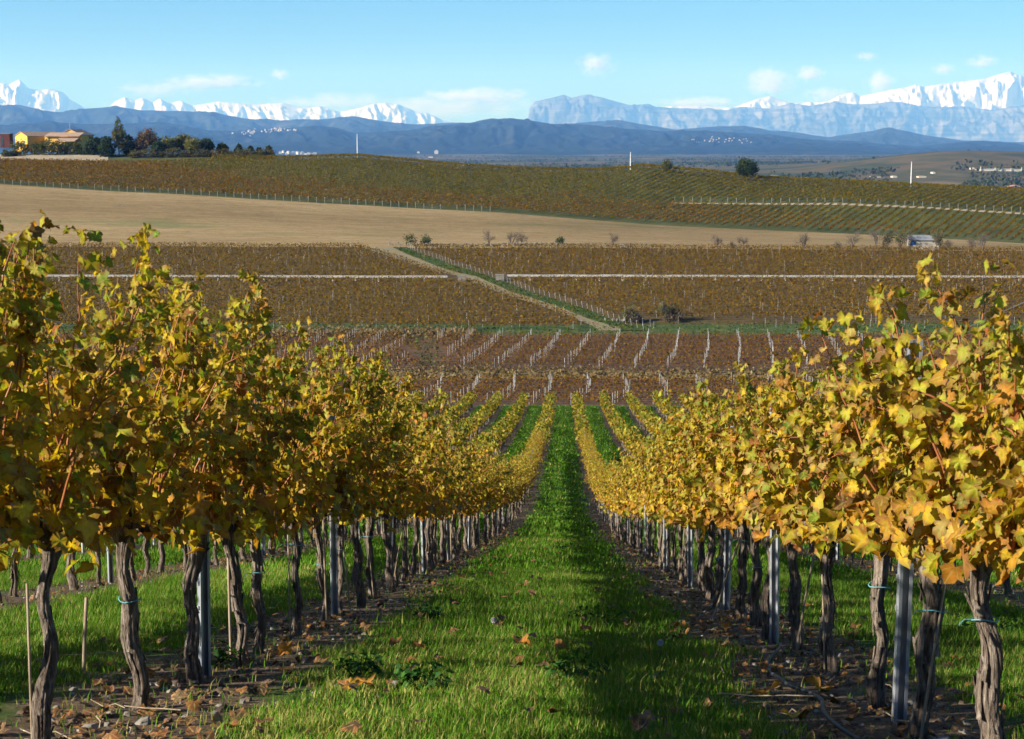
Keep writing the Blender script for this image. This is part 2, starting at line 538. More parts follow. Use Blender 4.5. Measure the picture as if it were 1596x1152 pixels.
def mat_plain():
    m, nt, N, L, out = new_mat('far_plain_scrub_and_fields')
    co = objco(nt)
    f = noise_node(nt, mapping(nt, co, (0.0022, 0.0012, 0.001)), 1.0, 7, 0.6)
    c = ramp(nt, f, [(0.30, (0.025, 0.036, 0.018)), (0.47, (0.05, 0.062, 0.028)), (0.53, (0.13, 0.095, 0.05)), (0.58, (0.065, 0.07, 0.032)), (0.66, (0.18, 0.135, 0.08)), (0.74, (0.07, 0.07, 0.035))])
    bsdf(nt, out, c, 0.95, 0, 0.05)
    return m
GM[7] = mat_plain()

ucols = np.concatenate([np.linspace(-0.62, -0.40, 12)[:-1], np.linspace(-0.40, 0.34, 134), np.linspace(0.34, 0.55, 12)[1:]])
pxc = np.clip(883 + FPX * ucols, -700, 2280)
rowsY, rowmat = [], []
for y in np.concatenate([np.linspace(-24, 2, 14), np.linspace(2.4, 40, 95)[0:], np.linspace(41, 188, 90)]):
    rowsY.append(np.full_like(ucols, y)); rowmat.append(0)
segn = [10, 22, 4, 26, 6, 26, 26, 30, 14, 18, 6, 12, 12, 60, 12]
segm = [3, 1, 2, 1, 3, 4, 4, 5, 6, 6, 6, 7, 7, 7, 7]
for k in range(len(KEYS) - 1):
    a, b = key_at(k, pxc), key_at(k + 1, pxc)
    for j in range(segn[k]):
        t = j / segn[k]
        if k >= 13: t = t ** 1.6
        rowsY.append(a + (b - a) * t); rowmat.append(segm[k])
rowsY.append(key_at(len(KEYS) - 1, pxc)); rowmat.append(7)
GY = np.array(rowsY)
GX = ucols[None, :] * (GY + widen(GY))
GZ = terrain(GX, GY)
mb = MB()
mb.add(np.stack([GX, GY, GZ], -1).reshape(-1, 3), grid_faces(*GY.shape))
gme = mb.mesh('ground', GM)
gme.polygons.foreach_set('material_index', np.repeat(np.array(rowmat[:-1]), len(ucols) - 1))
tag(link('ground', gme), 'sloping vineyard ground running down to valley fields and far plain', 'ground', kind='structure')

# ------------------------------------------------------------------ hills and mountains
def mat_forest_hill(name, c1, c2, c3, s=0.004):
    m, nt, N, L, out = new_mat(name)
    co = objco(nt)
    f = noise_node(nt, co, s, 9, 0.68)
    c = ramp(nt, f, [(0.3, c1), (0.55, c2), (0.72, c3)])
    bsdf(nt, out, c, 0.95, 0, 0.03)
    return m
def mat_mountain(name, snow_z, soft, snow_bias=0.0):
    m, nt, N, L, out = new_mat(name)
    co = objco(nt)
    sep = N.new('ShaderNodeSeparateXYZ'); L.new(co, sep.inputs[0])
    g = N.new('ShaderNodeNewGeometry')
    sn = N.new('ShaderNodeSeparateXYZ'); L.new(g.outputs['Normal'], sn.inputs[0])
    n1 = noise_node(nt, mapping(nt, co, (0.001, 0.001, 0.002)), 1.0, 9, 0.66)
    strata = noise_node(nt, mapping(nt, co, (0.0002, 0.0002, 0.010)), 1.0, 5, 0.6)
    rock = ramp(nt, strata, [(0.35, (0.05, 0.058, 0.062)), (0.5, (0.11, 0.11, 0.108)), (0.62, (0.19, 0.183, 0.172))])
    veg = ramp(nt, n1, [(0.42, (0.05, 0.065, 0.04)), (0.52, (1, 1, 1))])
    rock = mixc(nt, 0.75, rock, veg, 'MULTIPLY')
    h = mth(nt, 'DIVIDE', mth(nt, 'SUBTRACT', sep.outputs[2], snow_z), soft)
    s = mth(nt, 'ADD', h, mth(nt, 'MULTIPLY', mth(nt, 'SUBTRACT', n1, 0.5), 2.6))
    s = mth(nt, 'ADD', s, mth(nt, 'MULTIPLY', mth(nt, 'SUBTRACT', sn.outputs[2], 0.55), 1.2))
    mask = ramp(nt, mth(nt, 'ADD', s, snow_bias), [(0.08, (0, 0, 0)), (0.62, (1, 1, 1))])
    c = mixc(nt, mask, rock, (0.52, 0.53, 0.55))
    bsdf(nt, out, c, 0.9, 0, 0.05, bump(nt, n1, 0.3, 130))
    return m

FAR = 2.2
def ridge(name, knots, D, depth, mat, label, nx=420, nr=38, rough=1.2, spur=0.35, freq=90.0, seed=1, power=0.9, base=-70.0, cat='hill', sfreq=2.6):
    k = np.array(knots, float)
    D, depth = D * FAR, depth * FAR
    px = np.linspace(k[0, 0], k[-1, 0], nx)
    y = np.interp(px, k[:, 0], k[:, 1])
    y = y + rough * (fbm(px / 16.0, px * 0 + seed, 4, seed) - 0.5) * 2
    R = pix(px, y, D)
    u = R[:, 0] / D
    s = np.concatenate([np.linspace(0, 1, nr), 1 + np.linspace(0, 1, 9)[1:]])
    S, U = np.meshgrid(s, u, indexing='ij')
    PX = np.broadcast_to(px, S.shape)
    Y = np.where(S <= 1, D - depth * (1 - S), D + depth * 0.6 * (S - 1))
    H = np.broadcast_to(R[:, 2], S.shape) - base
    sf = np.clip(S, 0, 1)
    warp = (fbm(PX / freq, S * 1.2, 3, seed + 9) - 0.5) * freq * 0.8
    rd = fbm((PX + warp) / freq * 2 + S * 1.1, S * sfreq + 4 - (PX + warp) / freq * 0.5, 6, seed + 3, ridged=True, gain=0.6)
    prof = sf ** power
    Z = H * prof + H * spur * (rd - 0.62) * 4 * sf ** 0.8 * (1 - sf) ** 0.65
    back = np.clip(S - 1, 0, 1)
    Z = np.where(S > 1, H * (1 - back) ** 1.2, Z)
    Z = Z + base
    X = U * Y
    mb = MB().add(np.stack([X, Y, Z], -1).reshape(-1, 3), grid_faces(*S.shape))
    o = mb.build(name, mat)
    return tag(o, label, cat, kind='structure')

mh1 = mat_forest_hill('dark_forest_hill', (0.006, 0.011, 0.009), (0.013, 0.020, 0.015), (0.06, 0.057, 0.04), 0.0016)
mh2 = mat_forest_hill('mid_forest_hill', (0.010, 0.017, 0.012), (0.022, 0.031, 0.021), (0.08, 0.074, 0.05), 0.0014)
# far snow range
ridge('snow_mountains', [(-300, 150), (-100, 140), (-20, 130), (0, 128), (15, 131), (30, 124), (45, 138), (62, 140), (80, 138), (100, 145), (110, 155), (135, 170), (150, 180), (165, 172), (180, 158), (195, 151), (210, 157), (222, 152), (238, 160), (250, 153), (262, 161), (280, 157), (300, 165), (340, 158), (362, 160), (400, 163), (440, 160), (470, 168), (500, 166), (530, 174), (560, 168), (585, 161), (605, 160), (622, 163), (650, 175), (665, 176), (690, 187), (720, 193), (770, 196), (860, 195)],
      29000, 5200, mat_mountain('snowy_rock_west', 726, 726, 0.85), 'snow covered mountain range on the left horizon', nx=620, rough=0.8, spur=0.22, freq=36, seed=4, cat='mountains')
ridge('snow_mountains', [(980, 185), (1030, 166), (1090, 164), (1140, 168), (1170, 158), (1200, 150), (1230, 160), (1290, 158), (1310, 148), (1330, 143), (1340, 150), (1390, 140), (1430, 132), (1440, 135), (1500, 127), (1540, 122), (1560, 115), (1575, 111), (1582, 115), (1596, 120), (1700, 135), (1900, 140)],
      28500, 4200, mat_mountain('snowy_rock_east', 924, 726, 0.85), 'high snowy peak and ridge on the right horizon', nx=460, rough=0.9, spur=0.28, freq=44, seed=12, cat='mountains')
# pale limestone massif
ridge('rock_massif', [(815, 205), (822, 190), (826, 168), (834, 158), (860, 153), (878, 148), (890, 152), (915, 147), (932, 150), (960, 158), (985, 165), (1010, 161), (1022, 167), (1060, 169), (1100, 169), (1130, 172), (1160, 166), (1200, 169), (1230, 162), (1270, 166), (1300, 160), (1340, 163), (1400, 159), (1450, 168), (1500, 166), (1550, 172), (1596, 164), (1750, 168), (1900, 170)],
      24500, 3300, mat_mountain('pale_limestone', 1980, 550, 0.0), 'pale blue limestone massif with cliffs at right centre horizon', nx=520, rough=1.3, spur=0.42, freq=70, seed=21, power=0.8, cat='mountains')
# wooded hills
ridge('wooded_hills', [(-300, 175), (-80, 168), (0, 165), (30, 163), (60, 171), (95, 175), (130, 170), (180, 166), (220, 172), (320, 174), (350, 179), (380, 185), (430, 188), (500, 186), (550, 181), (580, 186), (610, 191), (650, 194), (705, 191), (760, 195), (830, 198), (905, 191), (965, 187), (1000, 193), (1050, 202), (1100, 198), (1160, 196), (1200, 203), (1240, 206), (1290, 214), (1360, 204), (1385, 199), (1410, 204), (1450, 212), (1500, 219), (1600, 222), (1900, 222)],
      11500, 2600, mh2, 'blue hazy wooded hills below the snow mountains', nx=520, rough=0.8, spur=0.45, freq=85, seed=31)
ridge('wooded_hills', [(-300, 196), (-100, 188), (0, 196), (80, 190), (150, 194), (250, 190), (330, 204), (400, 203), (440, 201), (490, 196), (520, 198), (550, 207), (600, 206), (650, 202), (690, 195), (735, 191), (790, 184), (820, 187), (860, 193), (905, 194), (930, 197), (960, 200), (1030, 204), (1080, 203), (1120, 205), (1200, 210), (1250, 216), (1290, 219), (1340, 220), (1380, 225), (1430, 228), (1450, 226), (1500, 221), (1530, 219), (1560, 221), (1596, 226), (1900, 230)],
      8200, 2300, mh1, 'nearer dark blue wooded hills across the plain', nx=520, rough=0.9, spur=0.5, freq=80, seed=41)
ridge('wooded_hills', [(-300, 222), (-100, 214), (0, 212), (120, 218), (250, 214), (400, 222), (520, 220), (600, 226), (700, 229), (800, 224), (900, 228), (1000, 224), (1100, 226), (1200, 224), (1300, 230), (1400, 234), (1900, 236)],
      6900, 1500, mh1, 'low dark foothills at the edge of the plain', nx=420, rough=0.9, spur=0.5, freq=70, seed=51)
# ------------------------------------------------------------------ quad foliage helper
def unit(v):
    return v / (np.linalg.norm(v, axis=-1, keepdims=True) + 1e-12)

def quads(mb, P, size, col, up=0.5, jit=0.35):
    """small four-cornered leaf faces, one per point, loosely facing up"""
    n = len(P)
    if n == 0:
        return
    nv = rng.normal(size=(n, 3)); nv[:, 2] += up
    nv = unit(nv)
    a = unit(np.cross(nv, rng.normal(size=(n, 3))))
    b = np.cross(nv, a)
    s = np.broadcast_to(np.asarray(size, float), (n,))[:, None]
    J = lambda: (1 + rng.uniform(-jit, jit, (n, 1)))
    V = np.stack([P - a * s * J(), P - b * s * 0.75 * J() + nv * s * 0.15, P + a * s * J(), P + b * s * 0.75 * J() + nv * s * 0.15], 1)
    F = np.arange(n * 4).reshape(n, 4)
    mb.add(V.reshape(-1, 3), F, np.repeat(col, 4, 0))

def pick(n, cols, w, jit=0.22):
    c = np.array(cols)[rng.choice(len(cols), n, p=np.array(w) / np.sum(w))]
    return c * (1 + rng.uniform(-jit, jit, (n, 1))) * (1 + rng.uniform(-0.08, 0.08, (n, 3)))

def px_of(X, Y):
    return 883 + FPX * X / Y

# ------------------------------------------------------------------ farm track with green verge
TR = np.array([(386, 560, 612, 634), (395, 592, 630, 652), (405, 622, 656, 684), (415, 652, 680, 708), (424, 680, 706, 738), (432, 722, 745, 764), (440, 738, 762, 786), (455, 772, 795, 825), (468, 812, 838, 867), (480, 852, 874, 905), (497, 898, 915, 950), (510, 925, 962, 988), (516, 936, 968, 1010)], float)
TL, TM, TRt = ([ground_hit(r[c], r[0]) for r in TR] for c in (1, 2, 3))
TL, TM, TRt = np.array(TL)[::-1], np.array(TM)[::-1], np.array(TRt)[::-1]
def strip(name, A, B, mat, label, cat, lift):
    ys = np.linspace(A[0, 1], A[-1, 1], 120)
    xa, xb = np.interp(ys, A[:, 1], A[:, 0]), np.interp(ys, B[:, 1], B[:, 0])
    xa = xa + (fbm(ys / 4, ys * 0, 3, 8) - 0.5) * 1.2
    t = np.linspace(0, 1, 7)
    X = xa[:, None] * (1 - t) + xb[:, None] * t
    Y = np.repeat(ys[:, None], 7, 1)
    Z = terrain(X, Y) + lift
    return tag(MB().add(np.stack([X, Y, Z], -1).reshape(-1, 3), grid_faces(120, 7)).build(name, mat), label, cat, kind='structure')
m_track = mat_noise('track_dirt', [(0.3, (0.15, 0.115, 0.06)), (0.5, (0.24, 0.185, 0.10)), (0.72, (0.10, 0.13, 0.04))], 0.5, detail=8)
strip('dirt_track', TL, TM, m_track, 'dirt farm track crossing the valley vineyards diagonally', 'track', 0.10)
strip('grass_verge', TM, TRt, GM[3], 'green grass verge along the right side of the dirt track', 'verge', 0.14)

# ------------------------------------------------------------------ valley and hill vineyards
def rows_points(x0, x1, y0, y1, ang, spacing, step):
    """points along parallel rows at angle ang in a rectangle"""
    c, s = math.cos(ang), math.sin(ang)
    cx, cy = (x0 + x1) / 2, (y0 + y1) / 2
    R = math.hypot(x1 - x0, y1 - y0) / 2
    r = np.arange(-R, R, spacing)
    t = np.arange(-R, R, step)
    Rr, T = np.meshgrid(r, t, indexing='ij')
    T = T + rng.uniform(-step / 2, step / 2, T.shape)
    X = cx + T * c - Rr * s
    Y = cy + T * s + Rr * c
    m = (X > x0) & (X < x1) & (Y > y0) & (Y < y1)
    return X[m], Y[m]

CH_D = 440.0
def not_on_track(X, Y):
    xl, xr = np.interp(Y, TL[:, 1], TL[:, 0]), np.interp(Y, TRt[:, 1], TRt[:, 0])
    inside = (X > xl - 0.3) & (X < xr + 0.6) & (Y > TL[0, 1]) & (Y < TL[-1, 1])
    return ~inside

def vine_field(name, label, X, Y, hmax, size, cols, wfun, per=2, post_step=None, width=0.35, mixf=0.8):
    mb = MB()
    n = len(X)
    cols = np.array(cols); mean = cols[[0, 1, 2]].mean(0); cols = mean + (cols - mean) * mixf
    for k in range(per):
        z = rng.uniform(0.35, 1.0, n) ** 0.7 * hmax
        P = np.stack([X + rng.normal(0, width, n), Y + rng.normal(0, width, n), terrain(X, Y) + z], 1)
        w = wfun(X, Y)
        u = rng.random(n)
        cum = np.cumsum(w, 1); cum /= cum[:, -1:]
        idx = (u[:, None] > cum).sum(1)
        c = np.array(cols)[np.clip(idx, 0, len(cols) - 1)] * (1 + rng.uniform(-0.14, 0.14, (n, 1)))
        quads(mb, P, size * rng.uniform(0.7, 1.25, n), c, 1.4)
    o = mb.build(name, M['leaf_far'], smooth=False)
    return tag(o, label, 'vines', kind='stuff')

C_OL, C_BR, C_OR, C_RD, C_GR, C_GO = (0.140, 0.105, 0.006), (0.155, 0.076, 0.007), (0.22, 0.098, 0.007), (0.165, 0.062, 0.016), (0.080, 0.098, 0.008), (0.22, 0.145, 0.008)
FCOLS = [C_OL, C_BR, C_OR, C_RD, C_GR, C_GO]
# hill vineyard
X, Y = rows_points(-290, 240, 540, 770, math.radians(64), 3.0, 0.38)
p = px_of(X, Y)
m = (Y > key_at(8, p) + 2.5) & (Y < key_at(11, p) - 4) & (p > -170) & (p < 1760)
trackgap = (Y > key_at(9, p) - 2.5) & (Y < key_at(9, p) + 3.5) & (p > 1045)
yard = (p < 330) & (Y > key_at(10, p) + 1)
m &= ~trackgap & ~yard
X, Y = X[m], Y[m]
def w_hill(X, Y):
    p = px_of(X, Y)
    t = (Y - key_at(8, p)) / (key_at(10, p) - key_at(8, p))
    lim = np.interp(p, [0, 250, 420, 560, 800, 1000, 1200, 1600], [1.3, 0.85, 0.55, 0.45, 0.35, 0.42, 0.2, 0.15])
    b = sstep(-0.12, 0.12, lim - t + 0.5 * (fbm(X / 25, Y / 25, 3, 6) - 0.5))
    brown, green = np.array([0.12, 0.33, 0.34, 0.08, 0.05, 0.08]), np.array([0.38, 0.07, 0.05, 0.0, 0.34, 0.16])
    return b[:, None] * brown + (1 - b[:, None]) * green
vine_field('hill_vines', 'brown and olive vine rows covering the hill below the skyline', X, Y, 1.75, 0.30, FCOLS, w_hill, 3, width=0.18)
# valley floor vineyards
X, Y = rows_points(-215, 190, 352, 524, 0.0, 3.0, 0.42)
p = px_of(X, Y)
low = np.where(p < 900, 352, np.where(p < 1010, 372, 366))
m = (Y > low) & (Y < key_at(7, p) - 1.5) & (p > -170) & (p < 1760) & (np.abs(Y - CH_D) > 2.2) & not_on_track(X, Y)
m &= ~((Y < TL[0, 1] + 4) & (p > 890) & (p < 1040))
m &= ~((np.abs(Y - CH_D) < 8) & (p > 690) & (p < 800))
X, Y = X[m], Y[m]
def w_valley(X, Y):
    p = px_of(X, Y)
    a = sstep(600, 1000, p) * 0.6 + 0.4 * sstep(430, 360, Y)
    a = np.clip(a + (fbm(X / 30, Y / 30, 3, 16) - 0.5), 0, 1)[:, None]
    return (1 - a) * np.array([0.34, 0.24, 0.16, 0.02, 0.10, 0.14]) + a * np.array([0.2, 0.42, 0.16, 0.10, 0.06, 0.06])
vine_field('valley_vines', 'brown gold vine rows covering the flat valley floor', X, Y, 1.7, 0.235, FCOLS, w_valley, 4, width=0.22, mixf=0.5)
# brown terraces
X, Y = rows_points(-110, 110, 238, 346, 0.0, 2.8, 0.26)
p = px_of(X, Y)
m = ((Y > 241) & (Y < 280) | (Y > 289) & (Y < 343)) & (p > 60) & (p < 1760)
m &= ~((Y > 289) & (np.abs(p - 662 + 0.5 * (Y - 318)) < 26 + 16 * np.sin(Y / 3.1 + X)))
X, Y = X[m], Y[m]
vine_field('terrace_vines', 'russet vine rows on the two brown terraces', X, Y, 1.05, 0.20, FCOLS, lambda X, Y: np.tile(np.array([0.06, 0.48, 0.10, 0.30, 0.04, 0.02]), (len(X), 1)), 2, width=0.18)
# dry grass tufts on the bank, along the verges and strips
mb = MB()
n = 9000
X, Y = rng.uniform(-95, 110, n), rng.normal(285, 1.8, n)
P = np.stack([X, Y, terrain(X, Y) + rng.uniform(0.05, 0.7, n)], 1)
quads(mb, P, rng.uniform(0.12, 0.3, n), pick(n, [(0.19, 0.13, 0.055), (0.26, 0.19, 0.09), (0.10, 0.10, 0.035), (0.12, 0.065, 0.03)], [4, 2, 2, 2]), 0.2)
n = 3200
X, Y = rng.uniform(-62, -19, n), rng.normal(345, 4, n)
P = np.stack([X, Y, terrain(X, Y) + rng.uniform(0.05, 0.9, n)], 1)
quads(mb, P, rng.uniform(0.15, 0.4, n), pick(n, [(0.19, 0.13, 0.06), (0.24, 0.17, 0.09), (0.12, 0.08, 0.04)], [4, 2, 2]), 0.2)
tag(mb.build('dry_grass', M['leaf_far'], smooth=False), 'dry straw coloured grass on the bank between the brown terraces', 'grass', kind='stuff')
mb = MB()
n = 9000
X, Y = rng.uniform(-190, 190, n), rng.uniform(346, 366, n)
m = np.where(px_of(X, Y) < 900, Y < 356, Y > 348)
X, Y = X[m], Y[m]
ys = rng.uniform(TM[0, 1], TM[-1, 1], 5000)
t = rng.uniform(0.05, 1.0, 5000)
X = np.concatenate([X, np.interp(ys, TM[:, 1], TM[:, 0]) * (1 - t) + np.interp(ys, TRt[:, 1], TRt[:, 0]) * t]); Y = np.concatenate([Y, ys])
x2, y2 = rng.uniform(-46, -20, 7000), rng.uniform(290, 343, 7000)
px2 = px_of(x2, y2); k = np.abs(px2 - 662 + 0.5 * (y2 - 318)) < 14 + 40 * (fbm(x2 / 5, y2 / 8, 3, 44) - 0.3) * rng.random(len(x2)) ** 0.5
k &= rng.random(len(x2)) < 0.3
X, Y = np.concatenate([X, x2[k]]), np.concatenate([Y, y2[k]])
n = len(X)
P = np.stack([X, Y, terrain(X, Y) + rng.uniform(0.05, 0.28, n)], 1)
quads(mb, P, rng.uniform(0.12, 0.28, n), pick(n, [(0.036, 0.066, 0.011), (0.055, 0.088, 0.016), (0.13, 0.115, 0.04)], [4, 3, 3]), 1.0)
tag(mb.build('verge_grass', M['leaf_far'], smooth=False), 'green grass growing on the valley verges and strips', 'grass', kind='stuff')

# ------------------------------------------------------------------ small posts across the valley
def post_mesh(name, h, r, mat, lean=0.0):
    V, F = tube([(0, 0, -0.2), (lean * 0.5, 0, h * 0.5), (lean, 0, h)], [r, r, r * 0.95], 6)
    top = np.array([[lean, 0, h + r * 0.3]])
    V = np.concatenate([V, top]); k = len(V) - 1
    mb = MB().add(V, F)
    mb.F.append(np.array([[12 + j, 12 + (j + 1) % 6, k] for j in range(6)]))
    return mb.mesh(name, mat, True)
def ordinal(n):
    return str(n) + ('th' if 10 <= n % 100 <= 20 else {1: 'st', 2: 'nd', 3: 'rd'}.get(n % 10, 'th'))
pm = [post_mesh('vineyard_post', 1.75, 0.032, M['white_post'], l) for l in (-0.05, 0.0, 0.06)]
# columns of pale posts on the terraces
stuffP = MB()
Vp, Fp = tube([(0, 0, -0.2), (0, 0, 1.7)], 0.030, 4)
ncol = 0
for part_, (ya, yb, xs) in {'lower': (242, 279, None), 'upper': (290, 343, None)}.items():
    cols = np.arange(-14, 14)
    for ci in cols:
        ylist = np.arange(ya, yb, 2.1)
        for j, y in enumerate(ylist):
            x = 31.0 + ci * 6.05 + 0.105 * (y - 300) + rng.normal(0, 0.12) + (1.3 * math.sin((y - ya) / 9.0) if part_ == 'lower' else 0.4 * math.sin((y - ya) / 14.0))
            p = px_of(x, y)
            if p < 380 or p > 1420 or (part_ == 'upper' and abs(p - 662 + 0.5 * (y - 318)) < 26):
                continue
            if rng.random() < 0.05:
                continue
            z = float(terrain(x, y))
            near_edge = (part_ == 'lower' and j < 2)
            if near_edge and ncol < 60 and 600 < p < 1250:
                ncol += 1
                o = link('trellis_post', pm[int(rng.integers(3))]); o.location = (x, y, z)
                tag(o, ordinal(ncol) + ' thin pale trellis post at the front of the lower brown terrace', 'post', 'pale posts on the lower terrace')
            else:
                stuffP.add(Vp * np.array([1, 1, rng.uniform(0.8, 1.1)]) + np.array([x, y, z]), Fp)
# scattered pale posts through the valley rows
X, Y = rows_points(-200, 190, 352, 520, 0.0, 3.0, 6.0)
p = px_of(X, Y)
m = (p > -50) & (p < 1650) & not_on_track(X, Y) & (np.abs(Y - CH_D) > 2) & (rng.random(len(X)) < 0.25)
Vs, Fs = tube([(0, 0, 0.2), (0, 0, 1.9)], 0.026, 3)
for x, y in zip(X[m], Y[m]):
    stuffP.add(Vs + np.array([x, y, float(terrain(x, y))]), Fs)
tag(stuffP.build('trellis_posts', M['white_post']), 'columns of thin pale trellis posts standing in the brown vine fields', 'posts', kind='stuff')
# posts beside the track
k = 0
for y in np.arange(TRt[0, 1] + 2, TRt[-1, 1], 3.0):
    x = float(np.interp(y, TRt[:, 1], TRt[:, 0]))
    if abs(y - CH_D) < 3: continue
    k += 1
    o = link('row_end_post', pm[k % 3]); o.location = (x - 0.1, y, float(terrain(x, y)))
    o.rotation_euler = (0, -0.16 + 0.05 * math.sin(k * 2.3), 0)
    tag(o, ordinal(k) + ' leaning row end post from the near end of the dirt track verge', 'post', 'row end posts along the track')
# fence posts along the top of the ploughed field
gp = [post_mesh('fence_post', 2.0, 0.08, M['grey_post'], l) for l in (-0.04, 0.05)]
k = 0
for p in np.arange(-10, 775, 12.9):
    D = float(key_at(8, p)) + 1.0
    x = (p - 883) / FPX * D
    k += 1
    if rng.random() < 0.06: continue
    o = link('fence_post', gp[k % 2]); o.location = (x, D, float(terrain(x, D)))
    o.scale = (1, 1, rng.uniform(0.85, 1.12))
    tag(o, ordinal(k) + ' fence post from the left along the top edge of the ploughed field', 'post', 'fence posts above the ploughed field')
k = 0
for p in np.arange(1050, 1640, 13.6):
    D = float(key_at(9, p)) + 3.0
    x = (p - 883) / FPX * D
    k += 1
    if rng.random() < 0.1: continue
    o = link('row_end_post', gp[k % 2]); o.location = (x, D, float(terrain(x, D)))
    tag(o, ordinal(k) + ' row end post from the left above the pale hill track at right', 'post', 'row end posts above the hill track')
# pale track on the hill at the right
ps = np.linspace(1045, 1760, 140)
D = key_at(9, ps)
rowsv = []
for f in (-2.2, -0.6, 1.0, 2.6):
    wv = 0.25 + 0.75 * np.interp(ps, [1045, 1200, 1300, 1450, 1760], [0.1, 0.6, 1.0, 0.8, 0.9])
    Yv = D + f * wv
    Xv = (ps - 883) / FPX * Yv
    rowsv.append(np.stack([Xv, Yv, terrain(Xv, Yv) + 0.16], 1))
m_pale = mat_noise('pale_track_soil', [(0.3, (0.24, 0.19, 0.12)), (0.7, (0.42, 0.34, 0.23))], 0.3, detail=8)
tag(MB().add(np.concatenate(rowsv), grid_faces(4, 140)).build('hill_track', m_pale), 'pale bare earth track crossing the hill vineyard at right', 'track', kind='structure')
# bare earth yard by the ochre house
ps = np.linspace(-160, 168, 60)
rowsv = []
for f in (6, 12, 20, 27, 45, 70):
    Yv = key_at(10, ps) + f
    Xv = (ps - 883) / FPX * Yv
    rowsv.append(np.stack([Xv, Yv, terrain(Xv, Yv) + 0.2], 1))
tag(MB().add(np.concatenate(rowsv), grid_faces(6, 60)).build('bare_yard', m_pale), 'pale bare earth yard in front of the ochre farm buildings', 'yard', kind='structure')

# ------------------------------------------------------------------ irrigation channel
def trough_mesh(L):
    h, w, t = 0.62, 0.85, 0.11
    prof = np.array([(-w / 2, h), (-w / 2, 0.12), (-w / 4, 0), (w / 4, 0), (w / 2, 0.12), (w / 2, h), (w / 2 - t, h), (w / 2 - t, 0.2), (w / 4 - t / 2, t), (-w / 4 + t / 2, t), (-w / 2 + t, 0.2), (-w / 2 + t, h)])
    n = len(prof)
    V = np.concatenate([np.stack([np.full(n, x), prof[:, 0], prof[:, 1]], 1) for x in (0.02, L - 0.02)])
    F = [[i, (i + 1) % n, n + (i + 1) % n, n + i] for i in range(n)]
    mb = MB().add(V, F)
    mb.F.append(np.array([[i, 11 - i, 10 - i, i + 1] for i in range(5)]))
    mb.F.append(np.array([[n + i + 1, n + 10 - i, n + 11 - i, n + i] for i in range(5)]))
    return mb.mesh('trough_section', M['concrete'], False)
SEC = 6.1
tm = trough_mesh(SEC)
sv = np.array([(-0.22, -0.5, -0.4), (0.22, -0.5, -0.4), (0.22, 0.5, -0.4), (-0.22, 0.5, -0.4), (-0.16, -0.42, 0.85), (0.16, -0.42, 0.85), (0.16, 0.42, 0.85), (-0.16, 0.42, 0.85)])
sm_ = MB().add(sv, np.array([[0, 3, 2, 1], [4, 5, 6, 7], [0, 1, 5, 4], [1, 2, 6, 5], [2, 3, 7, 6], [3, 0, 4, 7]])).mesh('support', M['concrete'], False)
def channel(pa, pb, label):
    xa, xb = (pa - 883) / FPX * CH_D, (pb - 883) / FPX * CH_D
    z0 = float(np.mean(terrain(np.linspace(xa, xb, 30), CH_D))) + 0.86
    root = empty('irrigation_channel', (xa, CH_D, z0 - 0.86))
    n = int((xb - xa) / SEC)
    for i in range(n):
        o = link('trough_section', tm, root); o.location = (i * SEC, 0, 0.86 + float(rng.normal(0, 0.02))); o.rotation_euler = (0, float(rng.normal(0, 0.003)), 0)
        o = link('support', sm_, root); o.location = (i * SEC, 0, 0)
    return tag(root, label, 'channel', 'raised concrete irrigation channels')
channel(-60, 708, 'raised concrete irrigation channel left of the dirt track')
channel(790, 1700, 'raised concrete irrigation channel right of the dirt track')
def rough_box(name, c, s, mat, label, cat, seed):
    r = np.random.default_rng(seed)
    mb = MB()
    nz = max(2, int(s[2] / 0.32))
    for kz in range(nz):
        w = s[0] * r.uniform(0.93, 1.03); d = s[1] * r.uniform(0.93, 1.03)
        V = boxv((0, 0, (kz + 0.5) * s[2] / nz), (w, d, s[2] / nz * 0.96)) + r.uniform(-0.05, 0.05, (8, 3))
        mb.add(V, BOXF)
    mb.add(boxv((0, 0, s[2] + 0.06), (s[0] * 1.1, s[1] * 1.1, 0.16)), BOXF)
    o = mb.build(name, mat, smooth=False); o.location = c
    return tag(o, label, cat)
for p, s, lb in ((720, (2.2, 1.8, 1.3), 'squat stone junction box ending the channel left of the track'), (779, (2.1, 1.8, 1.7), 'squat stone junction box ending the channel right of the track')):
    x = (p - 883) / FPX * CH_D
    rough_box('stone_junction_box', (x, CH_D - 0.3, float(terrain(x, CH_D)) - 0.1), s, M['stone'], lb, 'stone box', int(p))

# ------------------------------------------------------------------ stones
def stone_mesh(seed):
    r = np.random.default_rng(seed)
    g = (1 + 5 ** 0.5) / 2
    V = np.array([(-1, g, 0), (1, g, 0), (-1, -g, 0), (1, -g, 0), (0, -1, g), (0, 1, g), (0, -1, -g), (0, 1, -g), (g, 0, -1), (g, 0, 1), (-g, 0, -1), (-g, 0, 1)]) / 1.9
    F = np.array([(0, 11, 5), (0, 5, 1), (0, 1, 7), (0, 7, 10), (0, 10, 11), (1, 5, 9), (5, 11, 4), (11, 10, 2), (10, 7, 6), (7, 1, 8), (3, 9, 4), (3, 4, 2), (3, 2, 6), (3, 6, 8), (3, 8, 9), (4, 9, 5), (2, 4, 11), (6, 2, 10), (8, 6, 7), (9, 8, 1)])
    V = V * r.uniform(0.7, 1.25, (12, 1)) * np.array([1, 0.8, 0.6])
    return V, F
STV = [stone_mesh(i) for i in range(6)]
STM = [MB().add(*s).mesh('stone', M['stone'], False) for s in STV]
k = 0
wall = empty('dry_stone_wall', ground_hit(800, 383))
